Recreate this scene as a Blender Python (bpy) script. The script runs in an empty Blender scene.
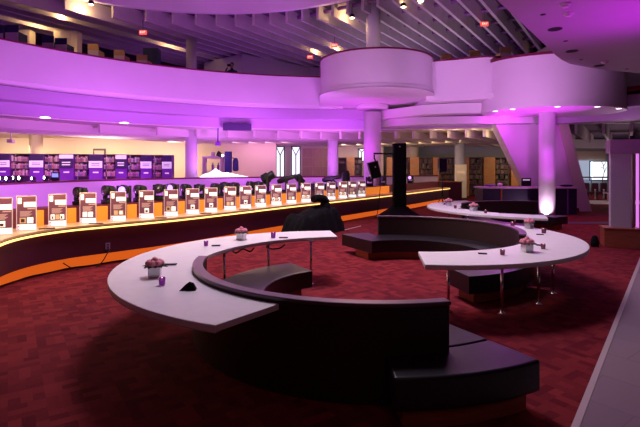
import bpy, bmesh, math, random
from math import sin, cos, pi, radians as R, sqrt, atan2, degrees
from mathutils import Vector, Matrix
random.seed(7)
sc = bpy.context.scene
COL = sc.collection
FPX, HOR, CH = 463.0, 168.4, 1.96

# ------------------------------------------------------------ measuring
def P(x, y, Y):
    return Vector(((x-320)/FPX*Y, Y, CH-(y-HOR)/FPX*Y))
def G(x, y, z=0.0):
    Y = FPX*(CH-z)/(y-HOR)
    return Vector(((x-320)/FPX*Y, Y, z))
def XX(x, Y): return (x-320)/FPX*Y
def ZZ(y, Y): return CH-(y-HOR)/FPX*Y

# ------------------------------------------------------------ materials
def mat(name, col, rough=.5, metal=0, emit=None, es=0, var=0, vscale=6, spec=.5, trans=0, coat=0):
    m = bpy.data.materials.new(name); m.use_nodes = True
    nt = m.node_tree; b = nt.nodes['Principled BSDF']
    b.inputs['Base Color'].default_value = (*col, 1)
    b.inputs['Roughness'].default_value = rough
    b.inputs['Metallic'].default_value = metal
    b.inputs['Specular IOR Level'].default_value = spec
    b.inputs['Transmission Weight'].default_value = trans
    b.inputs['Coat Weight'].default_value = coat
    if emit:
        b.inputs['Emission Color'].default_value = (*emit, 1)
        b.inputs['Emission Strength'].default_value = es
    if var:
        tc = nt.nodes.new('ShaderNodeTexCoord'); n = nt.nodes.new('ShaderNodeTexNoise')
        n.inputs['Scale'].default_value = vscale; n.inputs['Detail'].default_value = 4
        r = nt.nodes.new('ShaderNodeValToRGB')
        r.color_ramp.elements[0].position = .3; r.color_ramp.elements[1].position = .7
        r.color_ramp.elements[0].color = (*[c*(1-var) for c in col], 1)
        r.color_ramp.elements[1].color = (*[min(1, c*(1+var)) for c in col], 1)
        nt.links.new(tc.outputs['Object'], n.inputs['Vector'])
        nt.links.new(n.outputs['Fac'], r.inputs['Fac']); nt.links.new(r.outputs['Color'], b.inputs['Base Color'])
    return m

def wood(name, c1, c2, scale=3.0, rough=.45, stretch=(1, 1, 12)):
    m = mat(name, c1, rough); nt = m.node_tree; b = nt.nodes['Principled BSDF']
    tc = nt.nodes.new('ShaderNodeTexCoord'); mp = nt.nodes.new('ShaderNodeMapping')
    mp.inputs['Scale'].default_value = stretch
    n = nt.nodes.new('ShaderNodeTexNoise'); n.inputs['Scale'].default_value = scale; n.inputs['Detail'].default_value = 5
    r = nt.nodes.new('ShaderNodeValToRGB')
    r.color_ramp.elements[0].position = .35; r.color_ramp.elements[1].position = .65
    r.color_ramp.elements[0].color = (*c1, 1); r.color_ramp.elements[1].color = (*c2, 1)
    nt.links.new(tc.outputs['Object'], mp.inputs['Vector']); nt.links.new(mp.outputs['Vector'], n.inputs['Vector'])
    nt.links.new(n.outputs['Fac'], r.inputs['Fac']); nt.links.new(r.outputs['Color'], b.inputs['Base Color'])
    return m

def carpet_mat():
    m = mat('red_carpet', (.2, .02, .03), .95, spec=.1); nt = m.node_tree; b = nt.nodes['Principled BSDF']
    L = nt.links.new
    tc = nt.nodes.new('ShaderNodeTexCoord')
    cols = []
    for rot in (R(56), R(-34)):
        mp = nt.nodes.new('ShaderNodeMapping'); mp.inputs['Rotation'].default_value = (0, 0, rot)
        L(tc.outputs['Object'], mp.inputs['Vector'])
        br = nt.nodes.new('ShaderNodeTexBrick')
        br.inputs['Scale'].default_value = 1.0; br.inputs['Brick Width'].default_value = .27
        br.inputs['Row Height'].default_value = .09; br.inputs['Mortar Size'].default_value = 0
        br.inputs['Color1'].default_value = (0, 0, 0, 1); br.inputs['Color2'].default_value = (1, 1, 1, 1)
        br.inputs['Bias'].default_value = 0
        L(mp.outputs['Vector'], br.inputs['Vector']); cols.append(br)
    ck = nt.nodes.new('ShaderNodeTexChecker'); ck.inputs['Scale'].default_value = 3.704
    mp = nt.nodes.new('ShaderNodeMapping'); mp.inputs['Rotation'].default_value = (0, 0, R(56))
    L(tc.outputs['Object'], mp.inputs['Vector']); L(mp.outputs['Vector'], ck.inputs['Vector'])
    mx = nt.nodes.new('ShaderNodeMix'); mx.data_type = 'RGBA'
    L(ck.outputs['Fac'], mx.inputs['Factor']); L(cols[0].outputs['Color'], mx.inputs['A']); L(cols[1].outputs['Color'], mx.inputs['B'])
    n = nt.nodes.new('ShaderNodeTexNoise'); n.inputs['Scale'].default_value = 60
    ad = nt.nodes.new('ShaderNodeMix'); ad.data_type = 'RGBA'; ad.inputs['Factor'].default_value = .35
    L(tc.outputs['Object'], n.inputs['Vector']); L(mx.outputs['Result'], ad.inputs['A']); L(n.outputs['Color'], ad.inputs['B'])
    r = nt.nodes.new('ShaderNodeValToRGB')
    r.color_ramp.elements[0].position = .15; r.color_ramp.elements[1].position = .85
    r.color_ramp.elements[0].color = (.105, .007, .016, 1); r.color_ramp.elements[1].color = (.22, .023, .029, 1)
    L(ad.outputs['Result'], r.inputs['Fac']); L(r.outputs['Color'], b.inputs['Base Color'])
    return m

def tile_mat():
    m = mat('stone_tiles', (.4, .36, .38), .35); nt = m.node_tree; b = nt.nodes['Principled BSDF']
    L = nt.links.new
    tc = nt.nodes.new('ShaderNodeTexCoord'); mp = nt.nodes.new('ShaderNodeMapping'); mp.inputs['Rotation'].default_value = (0, 0, R(52))
    br = nt.nodes.new('ShaderNodeTexBrick'); br.inputs['Scale'].default_value = 1; br.inputs['Brick Width'].default_value = .9
    br.inputs['Row Height'].default_value = .6; br.inputs['Mortar Size'].default_value = .006
    br.inputs['Color1'].default_value = (.205, .155, .18, 1); br.inputs['Color2'].default_value = (.25, .195, .215, 1)
    br.inputs['Mortar'].default_value = (.17, .13, .15, 1)
    L(tc.outputs['Object'], mp.inputs['Vector']); L(mp.outputs['Vector'], br.inputs['Vector'])
    L(br.outputs['Color'], b.inputs['Base Color'])
    return m

M = {}
M['white'] = mat('white_paint', (.78, .74, .78), .6, var=.03, vscale=.6)
M['band'] = mat('band_violet_light', (.56, .40, .64), .6, var=.03, vscale=.6)  # deeper violet light on white concrete, put into the band colour
M['grey_paint'] = mat('grey_paint', (.5, .45, .5), .7)
M['beam'] = mat('beam_paint', (.55, .5, .52), .7, var=.08, vscale=1.5)
M['ceil'] = mat('lower_ceiling_paint', (.72, .66, .62), .7)
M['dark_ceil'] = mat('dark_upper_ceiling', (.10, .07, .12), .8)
M['wine_rail'] = mat('wine_rail', (.16, .01, .05), .4)
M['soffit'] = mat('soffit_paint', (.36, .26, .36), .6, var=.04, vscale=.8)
M['cream'] = mat('cream_wall', (.80, .70, .55), .8)
M['blue_grey'] = mat('blue_grey_wall', (.38, .41, .5), .8)
M['beige'] = mat('beige_wall', (.66, .54, .48), .8)
M['carpet'] = carpet_mat()
M['tile'] = tile_mat()
M['strip'] = mat('metal_strip', (.55, .48, .46), .4, .3)
M['dark_strip'] = mat('dark_strip', (.05, .01, .06), .6)
M['top_white'] = mat('white_laminate', (.80, .78, .80), .42, var=.03, vscale=8)
M['top_edge'] = mat('laminate_edge', (.62, .55, .55), .4)
M['leather'] = mat('dark_leather', (.011, .009, .014), .36, var=.3, vscale=25, spec=.4)
M['back_fab'] = mat('dark_wine_panel', (.022, .003, .005), .6, var=.12, vscale=4)
M['rim'] = mat('dark_purple_rim', (.10, .055, .085), .35)
M['wood_red'] = wood('reddish_wood', (.26, .065, .035), (.38, .10, .05), 3, .4)
M['wood_orange'] = wood('orange_wood', (.50, .22, .10), (.62, .29, .13), 2)
M['wood_panel'] = wood('wood_panel', (.40, .23, .18), (.52, .31, .24), 2, .5, (8, 1, 1))
M['wood_tan'] = wood('tan_wood', (.45, .26, .12), (.55, .33, .16), 3)
M['chrome'] = mat('chrome', (.65, .6, .62), .22, 1)
M['counter_top'] = mat('counter_laminate', (.85, .55, .26), .3, var=.06, vscale=3)
M['wine'] = mat('wine_panel', (.060, .007, .025), .4, var=.08, vscale=2)
M['orange_light'] = mat('orange_light', (.75, .26, .03), .5, emit=(1, .30, .02), es=.5)  # light falling on the counter back, put into colour and glow
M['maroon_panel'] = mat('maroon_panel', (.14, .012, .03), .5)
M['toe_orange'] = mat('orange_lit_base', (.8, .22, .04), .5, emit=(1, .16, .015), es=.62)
M['led'] = mat('warm_led', (1, .8, .4), .5, emit=(1, .62, .16), es=2.2)
M['black'] = mat('black_plastic', (.012, .011, .014), .5, spec=.35)
M['black_cloth'] = mat('black_cloth', (.007, .006, .008), .9, var=.3, vscale=10, spec=.15)
M['dark_navy'] = mat('navy_cloth', (.03, .03, .12), .8)
M['lens'] = mat('lens_glass', (.06, .05, .09), .08, spec=.9)
M['lens_lit'] = mat('lit_lens', (1, .9, 1), .2, emit=(1, .82, 1), es=14)
M['lens_purple'] = mat('purple_lens', (.5, .2, 1), .2, emit=(.45, .2, 1), es=3)
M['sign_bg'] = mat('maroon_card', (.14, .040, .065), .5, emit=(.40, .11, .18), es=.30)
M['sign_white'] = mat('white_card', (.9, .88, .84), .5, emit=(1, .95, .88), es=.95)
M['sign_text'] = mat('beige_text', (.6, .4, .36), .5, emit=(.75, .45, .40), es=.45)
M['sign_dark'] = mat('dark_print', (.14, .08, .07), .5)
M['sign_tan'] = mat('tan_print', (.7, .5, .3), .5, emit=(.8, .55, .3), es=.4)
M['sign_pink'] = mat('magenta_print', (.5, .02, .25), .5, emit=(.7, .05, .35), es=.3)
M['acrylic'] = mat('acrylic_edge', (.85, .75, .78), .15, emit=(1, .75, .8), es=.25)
M['case_purple'] = mat('purple_end_panel', (.22, .05, .42), .5)
M['case_dark'] = mat('dark_header', (.055, .03, .11), .5)
M['case_wood'] = mat('dark_shelf_wood', (.12, .07, .08), .6)
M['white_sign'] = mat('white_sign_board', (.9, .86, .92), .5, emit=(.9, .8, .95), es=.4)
M['grey_text'] = mat('grey_print', (.35, .28, .45), .6)
M['mirror'] = mat('mirror_vase', (.75, .75, .8), .18, .35)
M['rose'] = mat('pink_rose', (.80, .26, .34), .6, var=.3, vscale=30)
M['leaf'] = mat('dark_leaf', (.02, .06, .03), .5)
M['votive'] = mat('purple_votive_glass', (.12, .01, .18), .15, emit=(.40, .02, .5), es=.18)
M['votive_dark'] = mat('dark_votive_glass', (.10, .015, .05), .15, emit=(.3, .02, .1), es=.12)
M['flame'] = mat('candle_glow', (1, .7, .6), .5, emit=(1, .45, .6), es=5)
for k_ in ('votive', 'votive_dark'): M[k_].node_tree.nodes['Principled BSDF'].inputs['Alpha'].default_value = .85
M['win'] = mat('window_daylight', (.9, .95, 1), .3, emit=(.86, .93, 1), es=1.25)
M['win_blue'] = mat('window_blue_daylight', (.5, .6, .75), .3, emit=(.45, .55, .75), es=.6)
M['frame'] = mat('dark_frame', (.09, .08, .1), .5)
M['exit_red'] = mat('exit_red', (.8, .05, .03), .5, emit=(1, .07, .05), es=1.6)
M['exit_text'] = mat('exit_lettering', (1, .8, .7), .5, emit=(1, .7, .6), es=2)
M['lamp_warm'] = mat('warm_lamp', (1, .8, .5), .5, emit=(1, .78, .42), es=14)
M['lamp_white'] = mat('white_downlight', (1, .9, 1), .5, emit=(1, .85, 1), es=5)
M['cut'] = mat('black_recess', (.006, .004, .008), .9)
M['glow_shape'] = mat('white_stage_glow', (.95, .9, 1), .7, emit=(.95, .8, 1), es=2.6)  # glow of a stage fixture, put into an emitting surface
M['pale_stand'] = mat('pale_stand', (.65, .5, .62), .6)
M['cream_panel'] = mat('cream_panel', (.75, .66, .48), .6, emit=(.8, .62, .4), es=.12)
M['kiosk'] = mat('kiosk_metal', (.66, .66, .74), .4, .2)
M['skin'] = mat('skin', (.55, .34, .27), .6)
M['hair'] = mat('dark_hair', (.02, .015, .015), .7)
M['screen'] = mat('blue_screen', (.2, .3, .7), .3, emit=(.3, .4, 1), es=.8)
M['paper'] = mat('paper', (.8, .75, .75), .6)
M['desk_dark'] = mat('dark_purple_desk', (.018, .010, .045), .5)
M['side_beam'] = mat('side_beam_paint', (.5, .42, .46), .7)
M['seat_wine'] = mat('wine_upholstery', (.10, .02, .05), .7)
M['pipe'] = mat('purple_pipe', (.25, .12, .3), .6)
BOOKC = [(.42, .30, .24), (.55, .42, .36), (.22, .10, .14), (.12, .09, .2), (.5, .2, .18), (.65, .58, .5), (.2, .22, .32), (.38, .16, .26)]
MB_ = [mat('book_cover_%s' % n, c, .6) for n, c in zip(['tan', 'sand', 'plum', 'navy', 'red', 'ivory', 'slate', 'rose'], BOOKC)]
MD_ = [mat('shaded_book_cover_%d' % i, tuple(k*.30 for k in c), .7) for i, c in enumerate(BOOKC)]  # same covers darkened: shade of the far shelves put into the colour
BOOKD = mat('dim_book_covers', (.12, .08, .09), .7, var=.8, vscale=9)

# ------------------------------------------------------------ mesh building
class B:
    """collects geometry for ONE mesh object"""
    def __init__(s): s.v = []; s.f = []; s.mi = []; s.mats = []; s.cur = 0; s.smooth = []
    def use(s, m):
        if m not in s.mats: s.mats.append(m)
        s.cur = s.mats.index(m); return s
    def face(s, ids, sm=False): s.f.append(tuple(ids)); s.mi.append(s.cur); s.smooth.append(sm)
    def add(s, vs, fs, sm=False):
        o = len(s.v); s.v += [tuple(v) for v in vs]
        for f in fs: s.face([o+i for i in f], sm)
        return s
    def box(s, c, d, rz=0, mtx=None):
        cx, cy, cz = c; x, y, z = d[0]/2, d[1]/2, d[2]/2
        vs = [Vector((a*x, b*y, e*z)) for a in (-1, 1) for b in (-1, 1) for e in (-1, 1)]
        m = mtx if mtx is not None else Matrix.Rotation(rz, 3, 'Z')
        vs = [m @ v + Vector(c) for v in vs]
        return s.add(vs, [(0, 1, 3, 2), (4, 6, 7, 5), (0, 4, 5, 1), (2, 3, 7, 6), (0, 2, 6, 4), (1, 5, 7, 3)])
    def prism(s, pts, z0, z1):
        n = len(pts)
        vs = [(p[0], p[1], z0) for p in pts]+[(p[0], p[1], z1) for p in pts]
        fs = [tuple(range(n))[::-1], tuple(range(n, 2*n))]+[(i, (i+1) % n, n+(i+1) % n, n+i) for i in range(n)]
        return s.add(vs, fs)
    def strip(s, a, b, z0, z1, sm=True):
        """solid between two plan polylines of equal length"""
        n = len(a); vs = []
        for p, q in zip(a, b):
            vs += [(p[0], p[1], z0), (q[0], q[1], z0), (q[0], q[1], z1), (p[0], p[1], z1)]
        o = len(s.v); s.v += vs
        for i in range(n-1):
            k, l = o+4*i, o+4*i+4
            for j in range(4): s.face((k+j, k+(j+1) % 4, l+(j+1) % 4, l+j), False)
        s.face((o+3, o+2, o+1, o)); e = o+4*(n-1); s.face((e, e+1, e+2, e+3))
        return s
    def lathe(s, prof, c=(0, 0, 0), n=20, mtx=None, sm=True, caps=True):
        o = len(s.v); k = len(prof)
        for i in range(n):
            t = 2*pi*i/n
            for (r, z) in prof:
                v = Vector((r*cos(t), r*sin(t), z))
                if mtx is not None: v = mtx @ v
                s.v.append(tuple(v+Vector(c)))
        for i in range(n):
            for j in range(k-1):
                s.face((o+i*k+j, o+((i+1) % n)*k+j, o+((i+1) % n)*k+j+1, o+i*k+j+1), sm)
        if caps:
            if prof[0][0] > 1e-5: s.face([o+i*k for i in range(n)][::-1])
            if prof[-1][0] > 1e-5: s.face([o+i*k+k-1 for i in range(n)])
        return s
    def cyl(s, c, r, h, n=20, mtx=None): return s.lathe([(r, 0), (r, h)], c, n, mtx)
    def tube(s, pts, r, n=8):
        pts = [Vector(p) for p in pts]; o = len(s.v)
        rs = r if isinstance(r, (list, tuple)) else [r]*len(pts)
        for i, p in enumerate(pts):
            t = (pts[min(i+1, len(pts)-1)]-pts[max(i-1, 0)]).normalized()
            u = t.cross(Vector((0, 0, 1)))
            if u.length < .05: u = t.cross(Vector((0, 1, 0)))
            u.normalize(); w = t.cross(u)
            for j in range(n):
                a = 2*pi*j/n; s.v.append(tuple(p+(u*cos(a)+w*sin(a))*rs[i]))
        for i in range(len(pts)-1):
            for j in range(n):
                s.face((o+i*n+j, o+i*n+(j+1) % n, o+(i+1)*n+(j+1) % n, o+(i+1)*n+j), True)
        s.face([o+j for j in range(n)][::-1]); s.face([o+(len(pts)-1)*n+j for j in range(n)])
        return s
    def ball(s, c, r, sc_=(1, 1, 1), seg=12, rings=8, jit=0):
        prof = [(sin(pi*i/rings), -cos(pi*i/rings)) for i in range(rings+1)]
        o = len(s.v)
        for i in range(seg):
            t = 2*pi*i/seg
            for (a, z) in prof:
                k = r*(1+random.uniform(-jit, jit))
                s.v.append((c[0]+a*cos(t)*k*sc_[0], c[1]+a*sin(t)*k*sc_[1], c[2]+z*k*sc_[2]))
        m = rings+1
        for i in range(seg):
            for j in range(rings):
                s.face((o+i*m+j, o+((i+1) % seg)*m+j, o+((i+1) % seg)*m+j+1, o+i*m+j+1), True)
        return s
    def build(s, name, m=None, parent=None, loc=None, rz=0, bevel=0, seg=2, auto=False):
        me = bpy.data.meshes.new(name); me.from_pydata(s.v, [], s.f)
        ms = s.mats if s.mats else [m]
        if m is not None and s.mats and m not in s.mats: pass
        for x in ms: me.materials.append(x)
        if s.mats: me.polygons.foreach_set('material_index', s.mi)
        me.polygons.foreach_set('use_smooth', s.smooth)
        bm = bmesh.new(); bm.from_mesh(me); bmesh.ops.remove_doubles(bm, verts=bm.verts, dist=1e-5)
        bmesh.ops.recalc_face_normals(bm, faces=bm.faces)
        if auto:
            for f in bm.faces: f.smooth = True
            for e in bm.edges:
                if len(e.link_faces) == 2 and e.calc_face_angle(0) > .6: e.smooth = False
        bm.to_mesh(me); bm.free()
        o = bpy.data.objects.new(name, me); COL.objects.link(o)
        if parent: o.parent = parent
        if loc is not None: o.location = loc
        o.rotation_euler.z = rz
        if bevel:
            md = o.modifiers.new('b', 'BEVEL'); md.width = bevel; md.segments = seg; md.limit_method = 'ANGLE'; md.angle_limit = .7
        return o

def tag(o, label=None, cat=None, group=None, kind=None):
    if label: o['label'] = label
    if cat: o['category'] = cat
    if group: o['group'] = group
    if kind: o['kind'] = kind
    return o
def empty(name, loc, label, cat, group=None, rz=0):
    o = bpy.data.objects.new(name, None); COL.objects.link(o); o.location = loc; o.rotation_euler.z = rz
    o.empty_display_size = .1
    return tag(o, label, cat, group)
def S(o): o['kind'] = 'structure'; return o
CH_ = {}
def kids(o): return [c for c in bpy.data.objects if c.parent == o]
def dup(root, loc, rz=None, label=None, group=None):
    r = root.copy(); COL.objects.link(r); r.location = loc
    if rz is not None: r.rotation_euler.z = rz
    if label: r['label'] = label
    if group: r['group'] = group
    for ch in kids(root):
        c = ch.copy(); COL.objects.link(c); c.parent = r
        for g in kids(ch):
            d = g.copy(); COL.objects.link(d); d.parent = c
    return r
def arc(c, r, a0, a1, n=40):
    return [(c[0]+r*cos(R(a0+(a1-a0)*i/n)), c[1]+r*sin(R(a0+(a1-a0)*i/n))) for i in range(n+1)]
def off(pts, d):
    """offset a plan polyline to the right of its direction by d"""
    out = []
    for i, p in enumerate(pts):
        a = Vector(pts[max(i-1, 0)]); b = Vector(pts[min(i+1, len(pts)-1)])
        t = (b-a).normalized(); out.append((p[0]+t.y*d, p[1]-t.x*d))
    return out
def spline(pts, n=10):
    pts = [Vector(p) for p in pts]; out = []
    q = [2*pts[0]-pts[1]]+pts+[2*pts[-1]-pts[-2]]
    for i in range(1, len(q)-2):
        for k in range(n):
            t = k/n; a, b, c, d = q[i-1], q[i], q[i+1], q[i+2]
            out.append(.5*((2*b)+(c-a)*t+(2*a-5*b+4*c-d)*t*t+(3*b-a-3*c+d)*t**3))
    out.append(pts[-1]); return [tuple(v) for v in out]
ORD = ['first', 'second', 'third', 'fourth', 'fifth', 'sixth', 'seventh', 'eighth', 'ninth', 'tenth', 'eleventh', 'twelfth', 'thirteenth', 'fourteenth', 'fifteenth', 'sixteenth', 'seventeenth', 'eighteenth', 'nineteenth', 'twentieth']

# ============================================================ CAMERA
cam = bpy.data.cameras.new('camera'); co = bpy.data.objects.new('camera', cam); COL.objects.link(co)
co.location = (0, 0, CH); co.rotation_euler = (R(90), 0, 0)
cam.sensor_width = 36; cam.lens = FPX/640*36; cam.shift_y = -(213.5-HOR)/640; cam.clip_end = 200
sc.camera = co

# ============================================================ SETTING
fl = S(B().box((0, 18, -.1), (70, 50, .2)).build('floor', M['carpet']))
# stone aisle at the side, its metal edge strip
e0, e1 = Vector((1.93, 3.51)), Vector((7.0, 10.1)); dv = (e1-e0).normalized(); nv = Vector((dv.y, -dv.x))
a = e0-dv*8; b = e0+dv*13.5
S(B().prism([a, b, b+nv*7, a+nv*7][::-1], 0, .006).build('floor_stone_aisle', M['tile']))
S(B().prism([a-nv*.02, b-nv*.02, b+nv*.032, a+nv*.032][::-1], 0, .010).build('trim_aisle_edge', M['strip']))
S(B().box((9.6, 16.6, .004), (6.0, .62, .008)).build('trim_floor_band', M['dark_strip']))
S(B().box((18.2, 26.8, .004), (6.4, 3.0, .008)).build('trim_pale_floor_band', M['top_edge']))

CR, RR = (1.36, 7.85), 14.5
RAIL = 6.33
ring = arc(CR, RR, 205, 91, 60)                      # left to centre, outside is to the left of travel
def sweepwall(name, pts, o0, o1, z0, z1, m): return S(B().strip(off(pts, -o0), off(pts, -o1), z0, z1).build(name, m, auto=True))
sweepwall('wall_balcony', ring, 0, .25, 5.0, RAIL, M['white'])
sweepwall('trim_balcony_handrail', ring, -.03, .28, RAIL, RAIL+.06, M['wine_rail'])
sweepwall('trim_balcony_lip', ring, .07, .4, 4.87, 5.0, M['white'])
full = arc(CR, RR, 205, 40, 90); part_ = arc(CR, RR, 205, 57, 80)
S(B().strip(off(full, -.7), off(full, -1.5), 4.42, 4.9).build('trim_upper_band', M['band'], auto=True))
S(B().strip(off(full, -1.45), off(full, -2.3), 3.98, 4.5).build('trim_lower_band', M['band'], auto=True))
S(B().strip(off(full, -.26), off(full, -30), 5.02, 5.15).build('floor_upper', M['carpet']))
S(B().strip(off(part_, -1.6), off(part_, -30), 3.93, 3.99).build('ceiling_lower', M['ceil']))
# the dark recess cut in the lower band
S(B().prism([(XX(223, 22.3), 22.28), (XX(251.5, 22.6), 22.6), (XX(251.5, 22.8), 22.8), (XX(223, 22.5), 22.5)], ZZ(130.3, 22.4), ZZ(123.3, 22.4)).build('trim_dark_recess', M['case_dark']))

# drum 1 (bulge with a column under it)
D1 = (2.33, 19.3); r1 = 2.3
u1 = [(D1[0]-r1, 22.35)]+arc(D1, r1, 180, 360, 40)+[(D1[0]+r1, 22.35)]
def din(pts, d): return off(pts, -d)
S(B().strip(u1, din(u1, .22), 4.97, RAIL+.03).build('wall_round_bay', M['white'], auto=True))
S(B().strip(din(u1, -.04), din(u1, .26), RAIL+.03, RAIL+.09).build('trim_round_bay_handrail', M['wine_rail'], auto=True))
S(B().strip(din(u1, -.05), din(u1, .1), 4.94, 5.08).build('trim_round_bay_lip', M['white'], auto=True))
S(B().prism([(D1[0]-r1-.05, 23.4)]+din(u1, -.05)+[(D1[0]+r1+.05, 23.4)], 4.95, 5.01).build('trim_round_bay_underside', M['white']))
S(B().prism(din(u1, .05), 5.02, 5.14).build('floor_round_bay', M['white']))
S(B().cyl((XX(372.3, 21.9), 21.9, 4.74), .76, .24, 32).build('trim_column_collar', M['white']))
# wall between the bays
w12 = spline([(4.5, 19.2), (5.6, 18.75), (6.55, 18.35), (7.2, 18.45)], 8)
sweepwall('wall_balcony_middle', w12, 0, .25, 4.95, 6.36, M['white'])
sweepwall('trim_middle_handrail', w12, -.03, .28, 6.36, 6.42, M['wine_rail'])
sweepwall('trim_middle_lip', w12, .06, .5, 4.72, 4.95, M['white'])
sweepwall('trim_middle_band', [(2.75, 22.3), (4.5, 20.1), (5.7, 19.6), (8.5, 19.2)], 0, .6, 4.30, 4.72, M['white'])
sweepwall('trim_middle_low_band', [(2.8, 22.7), (4.4, 21.4), (6, 21.0), (9.5, 20.6)], 0, .7, 3.98, 4.32, M['white'])
S(B().prism([(4.4, 19.2), (7.2, 18.1), (12, 18.5), (12, 24), (4.4, 24)], 4.75, 4.95).build('floor_bay_link', M['white']))
# drum 2
D2 = (9.45, 18.9); r2 = 2.75
u2 = [(D2[0]+r2*cos(R(a)), D2[1]+2.1*sin(R(a))) for a in range(132, 409, 4)]
S(B().strip(u2, din(u2, .25), 4.26, 6.15).build('wall_large_bay', M['white'], auto=True))
S(B().strip(din(u2, -.05), din(u2, .32), 6.15, 6.24).build('trim_large_bay_handrail', M['wine_rail'], auto=True))
S(B().prism(din(u2, -.015), 4.235, 4.4).build('floor_large_bay', M['white']))
wr = [(12.1, 20.5), (16, 19.2), (24, 15.5)]
sweepwall('wall_balcony_side', wr, 0, .25, 4.75, 6.4, M['white'])
sweepwall('trim_side_band', [(9.0, 20.9), (12.0, 21.2), (24, 19)], 0, .5, 4.02, 4.75, M['white'])
S(B().prism([(12, 21), (24, 18), (30, 18), (30, 40), (12, 40)], 4.75, 4.95).build('floor_upper_side', M['carpet']))
S(B().prism([(9.2, 21), (24, 18), (30, 18), (30, 40), (10.6, 40)], 4.3, 4.36).build('ceiling_side', M['dark_ceil']))

# soffit over the photographer's side with its downlights
sof = [(-3.6, -.4), (3.2, 8.36), (5.54, 11.4), (6.3, 12.4), (6.8, 13.0), (7.3, 13.5), (8.2, 14.0), (9.2, 14.45), (10.3, 14.8), (14, 15.1), (24, 15.2), (24, -6), (-3.6, -6)]
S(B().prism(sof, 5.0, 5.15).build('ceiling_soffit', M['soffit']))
sweepwall('wall_soffit_parapet', sof[:11], -.2, -.02, 5.15, 6.2, M['white'])
def soff(x, y): Y = FPX*(5.0-CH)/(HOR-y); return Vector((XX(x, Y), Y, 5.0))
cans = [(555, 29, .135, 'round black recessed downlight in the soffit, closest to the upper frame edge'), (572, 51, .135, 'round black recessed downlight in the soffit, middle of three'), (599, 65.5, .13, 'round black recessed downlight in the soffit beside the far edge')]
for x, y, r, lb in cans:
    c = soff(x, y); t = empty('recessed_downlight', c, lb, 'light', 'recessed downlights in the purple soffit')
    B().lathe([(r, -.012), (r*1.1, -.012), (r*1.1, 0)], (0, 0, 0), 24, caps=False).build('trim_ring', M['black'], t)
    B().cyl((0, 0, -.009), r, .008, 24).build('dark_lens', M['cut'], t)
dots = [(543, 14.5, 'beside the pair of detectors'), (565.5, 41, 'between the first two dark downlights'), (581, 59.5, 'between the last two dark downlights'), (627, 69, 'by the far soffit edge')]
for x, y, lb in dots:
    tag(B().lathe([(.055, -.02), (.05, -.03), (.02, -.035), (.0, -.035)], soff(x, y)+Vector((0, 0, .02)), 12).build('ceiling_sprinkler', M['black']), 'small dark sprinkler cap in the purple soffit '+lb, 'sprinkler', 'sprinkler caps in the soffit')
for x, y, lb in [(565, 4, 'near the upper frame edge'), (568.5, 13, 'just below another detector'), (604.5, 61.5, 'beside the last dark downlight')]:
    t = empty('smoke_detector', soff(x, y), 'small pale round smoke detector on the soffit '+lb, 'detector', 'smoke detectors on the soffit')
    B().lathe([(.10, 0), (.10, -.02), (.085, -.03)], (0, 0, 0), 16).build('base', M['pale_stand'], t)
    B().lathe([(.07, -.03), (.06, -.06), (.0, -.065)], (0, 0, 0), 16).build('sensor_dome', M['pale_stand'], t)

# upper opening edge (third floor) and the ceiling above
CU, RU = (-4.75, 12.3), 10.5
S(B().strip(arc(CU, RU, 0, 360, 96), arc(CU, RU+.25, 0, 360, 96), 9.62, 10.3).build('wall_upper_opening', M['white'], auto=True))
S(B().strip(arc(CU, RU-.5, 0, 360, 96), arc(CU, RU, 0, 360, 96), 10.3, 12.5).build('wall_third_floor', M['white'], auto=True))
S(B().strip(arc(CU, RU+.1, 0, 360, 96), arc(CU, RU+45, 0, 360, 96), 9.85, 9.95).build('ceiling_upper', M['dark_ceil']))
S(B().box((0, 12, 13), (40, 40, .2)).build('ceiling_top', M['grey_paint']))
d1 = Vector((.552, .834)); n1 = Vector((.834, -.552))
def beams(name, c, rad, z0, z1, pmin, pmax, step, ymax, w, m, ymin=3, xmax=40):
    p = pmin; c = Vector(c)
    while p <= pmax:
        dist = p-n1.dot(c); s0 = d1.dot(c)
        if abs(dist) < rad: s = s0+sqrt(rad*rad-dist*dist)
        else: s = (ymin-p*n1.y)/d1.y
        e = (ymax-p*n1.y)/d1.y
        if e > s+1:
            A = n1*p+d1*s; E_ = n1*p+d1*e
            if A.x < xmax:
                S(B().prism([A-n1*w/2, A+n1*w/2, E_+n1*w/2, E_-n1*w/2], z0, z1).build(name, m))
        p += step
beams('ceiling_beam', CU, 11.0, 9.15, 9.85, -26, 2.5, .80, 36, .14, M['beam'], ymin=6)
beams('ceiling_low_beam', CR, 17.0, 3.55, 3.95, -23, -4.8, .85, 35, .12, M['ceil'], ymin=12)
beams('ceiling_side_beam', (9, 12), 10.5, 3.62, 4.3, -4.2, 8, 1.1, 33, .12, M['side_beam'])
for k in range(9):                                       # dark services crossing above the beams
    s = 19+k*2.1
    A = n1*-14+d1*s; E_ = n1*3+d1*s
    S(B().tube([(A.x, A.y, 9.62), (E_.x, E_.y, 9.62)], .09, 6).build('ceiling_pipe', M['pipe']))
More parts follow.
